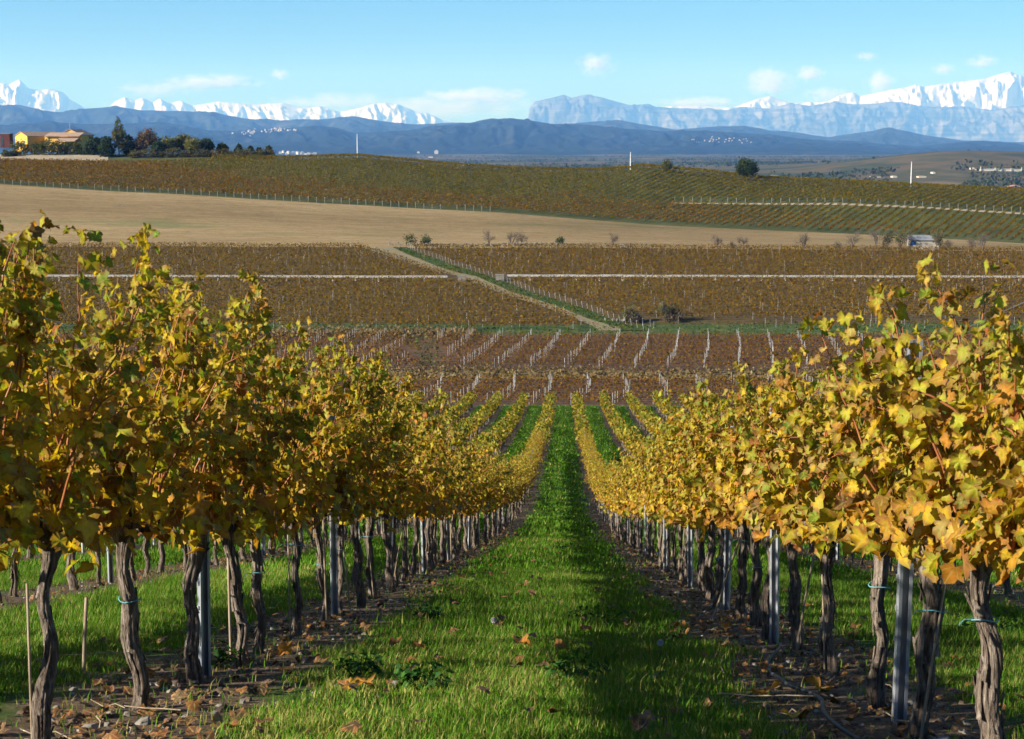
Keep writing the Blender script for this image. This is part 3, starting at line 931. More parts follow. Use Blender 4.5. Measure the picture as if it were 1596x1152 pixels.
for p in np.arange(606, 985, 3.6):
    x, D = (p - 883) / FPX * 524, 524 + 1.2 * math.sin(p / 40)
    if rng.random() < 0.18: continue
    for lay in range(2):
        o = link('stone', STM[int(rng.integers(6))], wall)
        s = rng.uniform(0.28, 0.6) * (0.75 if lay else 1)
        o.location = Vector((x + rng.normal(0, 0.2), D + rng.normal(0, 0.2), float(terrain(x, D)) + 0.15 + lay * 0.55)) - wall.location
        o.scale = (s * 1.3, s, s); o.rotation_euler = tuple(rng.uniform(0, 3, 3))
tag(wall, 'low tumbled dry stone wall at the bottom of the ploughed field', 'wall')
heap = empty('stone_heap', ground_hit(972, 501))
for j in range(22):
    o = link('stone', STM[j % 6], heap); s = rng.uniform(0.25, 0.55)
    o.location = (rng.normal(0, 2.2), rng.normal(0, 0.6), s * 0.4 + 0.35 * rng.random()); o.scale = (s, s, s); o.rotation_euler = tuple(rng.uniform(0, 3, 3))
tag(heap, 'heap of pale rubble stones beside the end of the track', 'stones')

# ------------------------------------------------------------------ trees and shrubs
def branch_tree(mb, base, h, levels, nb, r0, spread, rnd, tips):
    def rec(p, d, L, r, lev):
        n = 4
        pts = [p]
        q = p.copy(); dd = d.copy()
        for i in range(n):
            dd = unit(dd + rnd.normal(0, 0.16, 3) + np.array([0, 0, 0.05]))
            q = q + dd * L / n
            pts.append(q.copy())
        V, F = tube(np.array(pts), np.linspace(r, r * 0.55, n + 1), 5 if lev == 0 else 3)
        mb.add(V, F)
        tips.append((q.copy(), L))
        if lev < levels:
            for b in range(nb):
                f = rnd.uniform(0.35, 1.0)
                k = min(int(f * n), n - 1)
                st = pts[k] + (pts[k + 1] - pts[k]) * (f * n - k)
                nd = unit(dd + rnd.normal(0, spread, 3) + np.array([0, 0, 0.25]))
                rec(st, nd, L * rnd.uniform(0.5, 0.72), r * 0.5, lev + 1)
    rec(np.array(base, float), np.array([0, 0, 1.0]), h * 0.5, r0, 0)

def tree(name, label, px, D, top_y, cols, wts, shape, nleaf, seed, trunk=True, group=None, base_drop=0.0, leaf=0.28, cat='tree', wid=None):
    """shape: list of (dx, zc, rx, rz) in fractions of height; crown of leaf faces with gaps"""
    rnd = np.random.default_rng(seed)
    x = (px - 883) / FPX * D
    z = float(terrain(x, D)) - base_drop
    H = float(pix(px, top_y, D)[2]) - z
    root = empty(name, (x, D, z))
    mb = MB(); tips = []
    if trunk:
        branch_tree(mb, (0, 0, -0.2), H * 0.95, 2, 4, H * 0.018 + 0.05, 0.55, rnd, tips)
        mb.build('trunk', M['bark_tree'], root)
    mb = MB()
    tot = sum(s[2] * s[2] * s[3] for s in shape)
    for (dx, zc, rx, rz) in shape:
        n = int(nleaf * rx * rx * rz / tot)
        nc = max(6, n // 26)
        # clump centres over the shell, leaves round each clump
        d = unit(rnd.normal(size=(nc, 3))) * (rnd.uniform(0.35, 1.0, (nc, 1)) ** 0.6)
        cc = d * np.array([rx, rx, rz]) * H + np.array([dx * H, 0, zc * H])
        tint = rnd.uniform(0.65, 1.25, (nc, 1)) * (1 + rnd.uniform(-0.1, 0.1, (nc, 3)))
        ci = rnd.integers(0, nc, n)
        P = cc[ci] + rnd.normal(0, 0.20 * min(rx, rz) * H + 0.12, (n, 3))
        c = np.array(cols)[rnd.choice(len(cols), n, p=np.array(wts) / sum(wts))] * tint[ci]
        P[:, 2] = np.maximum(P[:, 2], 0.05)
        quads(mb, P, leaf * rnd.uniform(0.6, 1.3, n), c, 0.4)
    mb.build('crown', M['leaf_far'], root, smooth=False)
    return tag(root, label, cat, group)
G1, G2, G3, G4, G5, G6, G7 = (0.045, 0.066, 0.02), (0.075, 0.09, 0.026), (0.19, 0.18, 0.03), (0.16, 0.085, 0.04), (0.028, 0.046, 0.018), (0.12, 0.11, 0.04), (0.14, 0.10, 0.055)
ROUND = [(0, 0.62, 0.30, 0.36), (-0.17, 0.5, 0.2, 0.25), (0.17, 0.52, 0.2, 0.26)]
CON = [(0, 0.35, 0.34, 0.34), (0, 0.68, 0.2, 0.3)]
tree('poplar_tree', 'tall slim poplar with bare pale lower limbs beside the ochre house', 185, 752, 183, [G6, G2, (0.14, 0.13, 0.05)], [4, 4, 2], [(0, 0.62, 0.12, 0.36), (-0.05, 0.45, 0.11, 0.22), (0.09, 0.42, 0.12, 0.26)], 2600, 1, leaf=0.36)
HT = [(229, 203, [G4, G7, G2], [5, 3, 1], ROUND, 'russet brown autumn tree right of the poplar'), (216, 218, [G2, G1], [3, 2], ROUND, 'green round tree between the poplar and the russet tree'),
      (247, 222, [G1, G5], [3, 2], ROUND, 'dark green tree right of the russet tree'), (264, 213, [G3, G2], [4, 2], ROUND, 'yellow green autumn tree right of the russet tree'),
      (287, 211, [G2, G6, G3], [3, 3, 2], ROUND, 'tallest olive green tree in the middle of the tree belt'), (303, 217, [G6, G3], [3, 2], ROUND, 'olive tree right of the tallest tree in the belt'),
      (323, 218, [G1, G5], [3, 2], ROUND, 'dark green round tree in the right half of the tree belt'), (347, 225, [G1, G2], [3, 2], ROUND, 'small dark tree left of the conifer group'),
      (374, 225, [G5, G1], [3, 2], CON, 'first dark conifer in the group at the right of the belt'), (391, 228, [G5, G1], [3, 2], CON, 'second dark conifer in the group at the right of the belt'),
      (405, 230, [G5, G1], [3, 2], CON, 'third dark conifer in the group at the right of the belt'), (420, 228, [G5], [1], CON, 'dark conifer at the right end of the tree belt'),
      (142, 212, [G5, G1], [3, 1], CON, 'dark conifer directly right of the ochre house'), (152, 214, [G5, G1], [3, 1], CON, 'dark conifer left of the small white ruin'), (166, 212, [G5], [1], CON, 'dark conifer just left of the poplar'), (201, 211, [G2, G6], [2, 2], CON, 'narrow olive tree just right of the poplar')]
for i, (p, ty, c, w, sh, lb) in enumerate(HT):
    s2 = [(a, b, r * (1.5 if sh is ROUND else 1.0), z) for a, b, r, z in sh]
    tree('belt_tree', lb, p, 756 + 6 * math.sin(i * 2.1), ty, c, w, s2, 2400, 20 + i, group='trees beside the ochre house', leaf=0.42)
# shrubs round the house and below the tree belt
SH = [(30, 218, 'round shrub in front of the left ochre gable'), (58, 219, 'olive shrub at the foot of the ochre wing'), (72, 215, 'wide olive shrub in front of the ochre wing'), (88, 217, 'olive shrub below the low tiled roof'), (104, 220, 'olive shrub at the foot of the higher gable'), (120, 221, 'olive shrub at the right corner of the house'), (134, 224, 'scrubby bush right of the house'),
      (8, 232, 'grey green bush at the left edge below the red shed'), (17, 234, 'small grey bush below the left gable')]
for i, (p, ty, lb) in enumerate(SH):
    tree('garden_shrub', lb, p, 757 if i < 7 else 752, ty, [G6, G2, G1], [3, 3, 2], [(0, 0.40, 0.5, 0.42)], 900, 60 + i, trunk=False, group='shrubs in front of the ochre house', leaf=0.38, cat='shrub')
for i, p in enumerate(np.arange(208, 425, 11.0)):
    tree('hedge_bush', ordinal(i + 1) + ' brownish bush from the left in the low hedge under the tree belt', float(p), 748, 232 + 3 * math.sin(i * 1.9), [G7, G1, G6], [3, 2, 2], [(0, 0.42, 0.62, 0.45)], 650, 90 + i, trunk=False, group='bushes of the low hedge', leaf=0.28, cat='bush')
# trees on the hill crest
tree('lone_tree', 'lone dark round oak on the crest of the hill vineyard', 1160, 694, 248, [G5, G1, (0.05, 0.06, 0.03)], [4, 3, 1], [(0, 0.62, 0.42, 0.36), (-0.25, 0.55, 0.26, 0.28), (0.25, 0.55, 0.26, 0.28)], 3200, 130, leaf=0.32, base_drop=0.2)
tree('small_tree', 'small pale green tree on the hill crest left of the oak', 1037, 700, 250, [G6, G2], [3, 2], [(0, 0.55, 0.36, 0.42)], 1600, 131, leaf=0.3)
# bare and scrubby trees along the bottom of the ploughed field
BT = [(1118, 366, 0), (1155, 368, 0), (1250, 361, 0), (1325, 360, 0), (1360, 356, 0), (1398, 356, 1), (1378, 366, 1), (1300, 378, 0), (1458, 363, 1), (1473, 374, 0), (1524, 362, 0), (1508, 373, 0), (1139, 378, 0)]
def bare_tree(px, D, top, label, seed, leafy=False, name='bare_tree', group=None, wide=1.0):
    rnd = np.random.default_rng(seed)
    x = (px - 883) / FPX * D
    z = float(terrain(x, D)); H = float(pix(px, top, D)[2]) - z
    root = empty(name, (x, D, z))
    mb = MB(); tips = []
    for s in range(3):
        branch_tree(mb, (rnd.normal(0, 0.3), rnd.normal(0, 0.2), -0.2), H * rnd.uniform(1.0, 1.35), 3, 4, 0.16, 0.75 * wide, rnd, tips)
    mb.build('branches', M['bark_tree'], root)
    P = np.array([t[0] for t in tips]); P = P[rnd.integers(0, len(P), 420)] + rnd.normal(0, 0.35, (420, 3))
    P[:, 2] = np.maximum(P[:, 2], 0.05)
    cols = [G2, G7, G6] if leafy else [(0.13, 0.09, 0.07), (0.16, 0.12, 0.09), (0.09, 0.065, 0.05)]
    mb = MB(); quads(mb, P, 0.10 if not leafy else 0.24, pick(420, cols, [3, 2, 2]), 0.3); tag(mb.build('twigs', M['leaf_far'], root, smooth=False), kind='stuff')
    return tag(root, label, 'tree', group)
for i, (p, t, lf) in enumerate(BT):
    bare_tree(p, 522.5, t, ordinal(i + 1) + ' scrubby tree along the lower edge of the ploughed field' if False else ['bare thin tree left of the field edge row at right', 'bare tree second along the field edge at right', 'fan shaped bare tree alone on the field edge', 'bare grey tree left of the shed thicket', 'tall bare tree in the thicket left of the shed', 'leafy scrub tree touching the left end of the shed', 'dense low scrub left of the shed', 'low bare bush left of the grey tree', 'leafy tree behind the right end of the shed', 'small bare bush right of the shed', 'bare tree at the far right of the field edge', 'low bare scrub at the far right of the field edge', 'tiny bare bush between two bare trees'][i], 200 + i, lf, group='scrubby trees along the field edge')
for i, (p, t, lb) in enumerate([(762, 361, 'bare bush on the stone wall left of centre'), (795, 361, 'thin bare sapling above the stone wall'), (813, 360, 'second thin bare sapling above the stone wall'), (955, 364, 'thin bare sapling at the right end of the stone wall')]):
    bare_tree(p, 526, t, lb, 230 + i, group='bare saplings along the stone wall')
for i, (p, t, lb) in enumerate([(639, 365, 'dark green bush at the left end of the stone wall'), (664, 366, 'second dark green bush at the stone wall'), (872, 369, 'small dark bush on the stone wall at centre')]):
    tree('wall_bush', lb, p, 525, t, [G1, G2, G6], [3, 2, 1], [(0, 0.5, 0.5, 0.45)], 500, 240 + i, trunk=False, leaf=0.2, cat='bush')
for i, (p, t, D, lb) in enumerate([(985, 477, 366, 'dark grey bramble thicket right of the rubble stones'), (1045, 470, 367, 'larger grey brown bramble thicket at the field corner')]):
    bare_tree(p, D, t, lb, 250 + i, True, name='bramble_thicket', wide=1.6)
    tree('low_bramble', ['low dark bramble under the left thicket', 'low dark bramble under the right thicket'][i], p + 6, D - 1, t + 10, [(0.09, 0.075, 0.05), (0.13, 0.095, 0.07), G1], [3, 4, 1], [(0, 0.42, 0.8, 0.45)], 700, 260 + i, trunk=False, leaf=0.2, cat='bush')

# ------------------------------------------------------------------ buildings
def gable_block(root, c, w, L, eave, apex, ang, wall, roof, over=0.4, tr=0.25):
    """w across, L along the ridge (local y), rotated by ang"""
    V = np.array([(-w / 2, 0, -1), (w / 2, 0, -1), (w / 2, 0, eave), (0, 0, apex), (-w / 2, 0, eave)])
    V = np.concatenate([V, V + np.array([0, L, 0])])
    mb = MB().add(rotz(V, ang) + np.array(c), [[0, 1, 6, 5], [1, 2, 7, 6], [4, 0, 5, 9]])
    mb.F.append(np.array([[0, 4, 3, 2, 1], [5, 6, 7, 8, 9]]))
    o1 = mb.build('wall', wall, root, False)
    mb = MB()
    k = (apex - eave) / (w / 2)
    for s in (-1, 1):
        e = (s * (w / 2 + over), eave - over * k)
        a = np.array([(e[0], -over, e[1] + 0.03), (0, -over, apex + 0.03), (0, L + over, apex + 0.03), (e[0], L + over, e[1] + 0.03)])
        R = np.concatenate([a, a + np.array([0, 0, tr])])
        mb.add(rotz(R, ang) + np.array(c), [[0, 1, 2, 3], [7, 6, 5, 4], [0, 4, 5, 1], [1, 5, 6, 2], [2, 6, 7, 3], [3, 7, 4, 0]])
    o2 = mb.build('roof', roof, root, False)
    return o1, o2
def window(root, c, ang, w, h):
    o = MB().add(boxv((0, 0, 0), (w, 0.12, h)), BOXF).build('window', M['glass'], root, False)
    o.location = c; o.rotation_euler = (0, 0, ang)
    f = MB()
    for dx, dz, ww, hh in ((0, h / 2 + 0.06, w + 0.24, 0.12), (0, -h / 2 - 0.06, w + 0.24, 0.12), (-w / 2 - 0.06, 0, 0.12, h), (w / 2 + 0.06, 0, 0.12, h)):
        f.add(boxv((dx, -0.03, dz), (ww, 0.16, hh)), BOXF)
    f.build('window_frame', M['whitewall'], o, False)
HD = 768.0
def hx(p, D=HD):
    return (p - 883) / FPX * D
hz = float(pix(70, 233, HD)[2])
house = empty('ochre_farmhouse', (hx(70), HD, hz))
def HL(p, dy=0.0):
    return (hx(p, HD + dy) - hx(70), dy, 0.0)
A1 = math.radians(-36)
gable_block(house, HL(32, -4), 9.2, 19, 6.0, 7.9, A1, M['ochre'], M['rooftile'])
gable_block(house, HL(109, 6), 11.5, 14, 6.6, 9.1, math.radians(-6), M['ochre'], M['rooftile'])
lv = rotz(boxv((0, 0, 2.4), (17, 6, 6.8)), 0.0) + np.array(HL(101, 0))
MB().add(lv, BOXF).build('wall', M['ochre'], house, False)
def lean_roof(p0, p1, y0, y1, z0, z1):
    a, b = HL(p0)[0], HL(p1)[0]
    R = np.array([(a, y0, z0), (b, y0, z0), (b, y1, z1), (a, y1, z1)])
    R = np.concatenate([R, R + np.array([0, 0, 0.3])])
    return MB().add(R, [[0, 3, 2, 1], [4, 5, 6, 7], [0, 1, 5, 4], [1, 2, 6, 5], [2, 3, 7, 6], [3, 0, 4, 7]]).build('roof', M['rooftile'], house, False)
lean_roof(73, 128, -4.0, 4.2, 5.9, 7.5)
lean_roof(96, 126, -9.5, -3.2, 3.6, 4.9)
lw = boxv((0, 0, 1.2), (8, 4.5, 4.4)) + np.array(HL(111, -6.2)); MB().add(lw, BOXF).build('wall', M['ochre'], house, False)
nrm = np.array([math.sin(A1) , -math.cos(A1)])
for k2, zz in ((-2.2, 3.2), (2.2, 3.2)):
    base = np.array(HL(32, -4)); off = rotz(np.array([[k2, -0.03, zz]]), A1)[0]
    window(house, base + off, A1, 1.1, 1.5)
for k2 in (-3, 0, 3):
    off = rotz(np.array([[k2, -0.03, 5.2 if k2 else 7.0]]), math.radians(-6))[0]
    window(house, np.array(HL(109, 6)) + off, math.radians(-6), 1.0, 1.2)
MB().add(boxv(np.array(HL(109, 14)) + np.array([0, 0, 10.2]), (0.14, 0.14, 3.4)), BOXF).build('aerial', M['galv'], house, False)
tag(house, 'ochre yellow farmhouse with two gables and tiled roofs on the hill at left', 'house')
shed = empty('red_shed', (hx(9), HD, float(pix(9, 229, HD)[2])))
MB().add(boxv((0, 0, 2.7), (4.4, 5, 6.4)), BOXF).build('wall', M['brickred'], shed, False)
MB().add(boxv((0, 0, 6.05), (5.0, 5.6, 0.3)), BOXF).build('roof', M['greyroof'], shed, False)
MB().add(boxv((-0.9, -2.55, 2.4), (0.9, 0.15, 4.2)), BOXF).build('door', M['glass'], shed, False)
tag(shed, 'dark red shed at the left edge beside the ochre house', 'shed')
ruin = empty('white_ruin', (hx(153, 760), 760, float(pix(153, 234, 760)[2])))
MB().add(boxv((0, 0, 0.6), (6, 3, 2.6)), BOXF).build('wall', M['whitewall'], ruin, False)
MB().add(boxv((3.0, 0.5, 2.6), (0.9, 1.2, 4.4)), BOXF).build('chimney', M['whitewall'], ruin, False)
MB().add(boxv((0, 0, 2.02), (6.6, 3.4, 0.22)), BOXF).build('roof', M['palewall'], ruin, False)
tag(ruin, 'small white outbuilding with tall chimney left of the poplar', 'outbuilding')
# white shed with blue sign by the ploughed field
SD = 523.5
sx0, sx1 = (1414 - 883) / FPX * SD, (1459 - 883) / FPX * SD
szb = float(terrain((sx0 + sx1) / 2, SD))
fs = empty('field_shed', ((sx0 + sx1) / 2, SD, szb))
wS = sx1 - sx0
V = np.array([(-wS / 2, 0, -0.3), (wS / 2, 0, -0.3), (wS / 2, 0, 2.9), (-wS / 2, 0, 2.9), (-wS / 2, 5, -0.3), (wS / 2, 5, -0.3), (wS / 2, 5, 3.7), (-wS / 2, 5, 3.7)])
MB().add(V, [[0, 1, 2, 3], [1, 5, 6, 2], [5, 4, 7, 6], [4, 0, 3, 7]]).build('wall', M['palewall'], fs, False)
R = np.array([(-wS / 2 - 0.5, -0.4, 2.9), (wS / 2 + 0.3, -0.4, 2.9), (wS / 2 - 1.0, 5.4, 4.1), (-wS / 2 - 0.2, 5.4, 4.1)])
R = np.concatenate([R, R + np.array([0, 0, 0.2])])
MB().add(R, [[0, 3, 2, 1], [4, 5, 6, 7], [0, 1, 5, 4], [1, 2, 6, 5], [2, 3, 7, 6], [3, 0, 4, 7]]).build('roof', M['greyroof'], fs, False)
MB().add(boxv((-wS / 2 + 0.9, -0.06, 2.1), (1.5, 0.08, 1.3)), BOXF).build('sign', M['bluesign'], fs, False)
tag(fs, 'white field shed with blue panel and grey roof at the ploughed field', 'shed')
# masts on the crest
for p, yt, yb, D, lb in ((558, 209, 250, 745, 'white mast on the skyline left of centre'), (981, 237, 266, 712, 'white mast on the crest right of centre'), (1412, 252, 292, 700, 'white mast standing on the hill crest at right')):
    top, x = float(pix(p, yt, D)[2]), (p - 883) / FPX * D
    zb = float(terrain(x, D)) - 0.5
    root = empty('mast', (x, D, zb))
    V, F = tube([(0, 0, 0), (0, 0, (top - zb) * 0.5), (0, 0, top - zb)], [0.24, 0.2, 0.13], 8)
    MB().add(V, F).build('pole', M['mast'], root)
    V, F = tube([(0, 0, (top - zb) * 0.93), (0, 0, (top - zb) * 0.96)], [0.26, 0.26], 8)
    MB().add(V, F).build('collar', M['galv'], root)
    tag(root, lb, 'mast')
# far buildings on plain and hills
from mathutils.bvhtree import BVHTree
trees_bvh = []
for o in list(COL.objects):
    if o.type == 'MESH' and (o.name.startswith(('wooded_hills', 'ground'))):
        me = o.data
        co = np.empty(len(me.vertices) * 3); me.vertices.foreach_get('co', co)
        trees_bvh.append(BVHTree.FromPolygons([tuple(v) for v in co.reshape(-1, 3)], [tuple(q.vertices) for q in me.polygons]))
def ray_ground(px, py):
    d = Vector(pix(px, py, 1.0)).normalized()
    best = None
    for b in trees_bvh:
        h = b.ray_cast(Vector((0, 0, 0)) + d * 760, d, 120000)
        if h[0] is not None and (best is None or h[3] < best[1]):
            best = (h[0], h[3])
    return best[0] if best else Vector(pix(px, py, 17000.0))
def far_house(px, py, wpx, hpx, label, group, wall='palewall', roof='rooftile', name='village_house', ang=None, depth=None):
    c = ray_ground(px, py)
    w, h = wpx / FPX * c.y, hpx / FPX * c.y
    root = empty(name, c)
    a = rng.uniform(-0.6, 0.6) if ang is None else ang
    gable_block(root, (0, 0, 0), w, (depth or w * 0.8), h * 0.72, h, a, M[wall], M[roof], over=w * 0.03, tr=h * 0.06)
    return tag(root, label, 'house', group)
for i in range(26):
    px = 436 + rng.normal(0, 12); py = 203 + (abs(px - 440) / 14) ** 1.5 * 1.2 + rng.uniform(-2.5, 2.5)
    far_house(px, py, rng.uniform(1.6, 3.0), rng.uniform(1.6, 3.2), 'tiny pale house in the hilltop village at left', 'houses of the hilltop village', 'whitewall' if i % 3 else 'palewall')
for i in range(18):
    far_house(389 + rng.normal(0, 9), 207 + rng.normal(0, 2), rng.uniform(2, 3.2), rng.uniform(1.8, 3), 'tiny pale house on the slope left of the hilltop village', 'houses on the slope by the village', 'whitewall' if i % 2 else 'palewall')
for i in range(30):
    far_house(1130 + rng.normal(0, 24), 219 + rng.normal(0, 2.2), rng.uniform(1.4, 2.6), rng.uniform(1.2, 2.2), 'tiny pale house in the hillside village at right', 'houses of the right hillside village', 'palewall')
for i in range(22):
    far_house(467 + rng.normal(0, 16), 240 + rng.uniform(-1.5, 2), rng.uniform(3, 6), rng.uniform(2.2, 4), 'pale town building just above the hill skyline at left', 'town buildings above the skyline', 'whitewall', 'palewall')
for (px, py, w, h, lb, wl_, rf) in ((680, 240, 6, 6, 'white cube shaped building on the plain left of centre', 'whitewall', 'whitewall'), (652, 239, 4, 3, 'small white building left of the white cube', 'whitewall', 'palewall'), (671, 246, 8, 2, 'long low white shed below the white cube', 'whitewall', 'whitewall'), (724, 258, 22, 3.5, 'low white sheds just above the skyline dip', 'whitewall', 'palewall'),
                                   (1584, 297, 17, 8, 'farmhouse with red tiled roof at the right edge', 'palewall', 'redroof'), (1438, 277, 12, 3, 'long building with reddish roof right of the right mast', 'whitewall', 'redroof'), (1395, 277, 7, 3, 'white building left of the right mast', 'whitewall', 'palewall'), (1366, 277, 15, 2.2, 'long low white shed on the right plain', 'whitewall', 'palewall'), (1456, 271, 4, 3, 'small white house above the reddish roofed building', 'whitewall', 'palewall'), (1553, 296, 5, 3, 'small white hut at the right edge of the crest', 'whitewall', 'palewall'), (1207, 276, 12, 3, 'pale farm shed right of the lone oak', 'palewall', 'palewall'), (1517, 265, 4, 4, 'small white kiosk left of the long white works', 'whitewall', 'palewall')):
    far_house(px, py, w, h, lb, None, wl_, rf, 'plain_building', ang=0.1, depth=14)
c = ray_ground(1565, 267)
fac = empty('white_works', c)
u1 = c.y / FPX
gable_block(fac, (0, 0, 0), 76 * u1, 30, 2.6 * u1, 3.2 * u1, 0.0, M['whitewall'], M['whitewall'], over=0.5, tr=0.5)
for q, hh in ((-36, 7), (-14, 5.5), (-5, 6), (26, 6), (10, 4.5)):
    V, F = tube([(q * u1, -2, 0), (q * u1, -2, hh * u1)], 0.7 * u1, 8); MB().add(V, F).build('silo', M['whitewall'], fac)
tag(fac, 'long white industrial works with silos at the right edge of the plain', 'factory')
# scrub and trees dotting the plain
mb = MB()
n = 16000
D = rng.uniform(0, 1, n) ** 1.6 * 9000 + 1150
pxs = rng.uniform(380, 1750, n)
keep = fbm(pxs / 90, D / 500, 3, 77) > 0.50
keep &= ~((pxs > 1040) & (D > 3150) & (D < 4700) & (rng.random(n) < 0.97))
pxs, D = pxs[keep], D[keep]
X = (pxs - 883) / FPX * D
for k in range(6):
    r = rng.uniform(2.0, 5.5, len(X))
    P = np.stack([X + rng.normal(0, 4, len(X)), D + rng.normal(0, 4, len(X)), terrain(X, D) + r * rng.uniform(0.3, 1.2, len(X))], 1)
    quads(mb, P, r * 0.7, pick(len(X), [(0.03, 0.045, 0.022), (0.05, 0.065, 0.03), (0.09, 0.09, 0.045)], [4, 3, 1]), 0.6)
tag(mb.build('plain_scrub', M['leaf_far'], smooth=False), 'dark scrub and trees dotting the far plain', 'scrub', kind='stuff')
# ------------------------------------------------------------------ grape leaf templates
HALF = [(0.0, -0.01), (0.05, -0.12), (0.14, -0.20), (0.26, -0.215), (0.33, -0.12), (0.45, -0.08), (0.46, 0.02), (0.40, 0.10), (0.53, 0.20), (0.50, 0.27), (0.53, 0.36), (0.40, 0.385), (0.29, 0.40), (0.33, 0.54), (0.25, 0.60), (0.21, 0.70), (0.11, 0.74), (0.06, 0.84), (0.0, 0.90)]
LOW = [(0.0, 0.0), (0.22, -0.2), (0.46, 0.0), (0.40, 0.1), (0.53, 0.28), (0.30, 0.40), (0.27, 0.6), (0.0, 0.88)]
def leaf_template(seed, half, rings):
    r = np.random.default_rng(seed)
    pts = list(half) + [(-x, y) for x, y in reversed(half[1:-1])]
    O = np.array(pts) * (1 + r.uniform(-0.08, 0.08, (len(pts), 2)))
    c = np.array([[0.0, 0.25]])
    n = len(O)
    P = [c] + ([c + (O - c) * 0.55] if rings == 2 else []) + [O]
    uv = np.concatenate(P)
    F = [[0, 1 + (i + 1) % n, 1 + i] for i in range(n)]
    if rings == 2:
        for i in range(n):
            j = (i + 1) % n
            F += [[1 + i, 1 + j, 1 + n + j], [1 + i, 1 + n + j, 1 + n + i]]
    x, y = uv[:, 0], uv[:, 1] - 0.25
    rr = np.hypot(x, y); an = np.arctan2(x, y)
    fold, cup, wav = r.uniform(-0.2, 0.8), r.uniform(-1.3, 0.9), r.uniform(0.25, 0.8)
    z = fold * np.abs(x) + cup * (y * np.abs(y) * 0.7 + 0.5 * x * x) + wav * rr ** 2 * np.sin(3 * an + r.uniform(0, 6)) + 0.12 * rr * np.sin(7 * an + r.uniform(0, 6))
    return np.stack([uv[:, 0], uv[:, 1], z], 1), np.array(F)[:, ::-1], uv
T_HI = [leaf_template(300 + i, HALF, 2) for i in range(9)]
T_MID = [leaf_template(330 + i, HALF, 1) for i in range(6)]
T_LOW = [leaf_template(350 + i, LOW, 1) for i in range(6)]
LEAF_ME = []
for V, F, uv in T_HI:
    LEAF_ME.append(MB().add(V, F, None, uv).mesh('leaf', M['leaf_obj']))
LITTER_ME = []

def frames(nv, tv):
    z = unit(nv)
    y = unit(tv - (tv * z).sum(1, keepdims=True) * z)
    x = np.cross(y, z)
    return np.stack([x, y, z], -1)

def add_leaves(mb, pos, R, s, col, T):
    k = rng.integers(0, len(T), len(pos))
    for v in range(len(T)):
        m = k == v
        if not m.any(): continue
        V, F, uv = T[v]
        W = np.einsum('nij,kj->nki', R[m], V) * s[m][:, None, None] + pos[m][:, None, :]
        n, q = W.shape[:2]
        Fa = (F[None] + (np.arange(n) * q)[:, None, None]).reshape(-1, 3)
        mb.add(W.reshape(-1, 3), Fa, np.repeat(col[m], q, 0), np.tile(uv, (n, 1)))

L_YG, L_GO, L_OL, L_GR, L_OR, L_RU, L_TA, L_BN = (0.42, 0.385, 0.028), (0.62, 0.39, 0.022), (0.20, 0.22, 0.020), (0.16, 0.26, 0.03), (0.50, 0.20, 0.02), (0.28, 0.07, 0.018), (0.50, 0.34, 0.10), (0.17, 0.085, 0.028)
LC = np.array([L_YG, L_GO, L_OL, L_GR, L_OR, L_RU, L_TA, L_BN])
W_TOP, W_MID, W_BOT = np.array([.33, .15, .20, .12, .05, .03, .05, .07]), np.array([.30, .34, .10, .05, .10, .03, .05, .03]), np.array([.14, .34, .03, .01, .30, .09, .05, .04])
def leaf_colors(h, rnd, warm=0.0):
    h = h[:, None]
    w = np.where(h > 0.5, W_MID + (W_TOP - W_MID) * np.clip((h - 0.5) / 0.4, 0, 1), W_BOT + (W_MID - W_BOT) * np.clip(h / 0.35, 0, 1))
    w = w * np.array([1 - warm, 1 + warm, 1 - warm, 1 - warm, 1 + warm, 1, 1, 1])
    cum = np.cumsum(w, 1); cum /= cum[:, -1:]
    idx = (rnd.random(len(h))[:, None] > cum).sum(1)
    c = LC[np.clip(idx, 0, 7)]
    c2 = LC[rnd.choice(8, len(h), p=[.35, .3, .12, .05, .08, .02, .06, .02])]
    f = rnd.uniform(0, 0.45, (len(h), 1))
    return (c * (1 - f) + c2 * f) * rnd.uniform(0.72, 1.18, (len(h), 1))

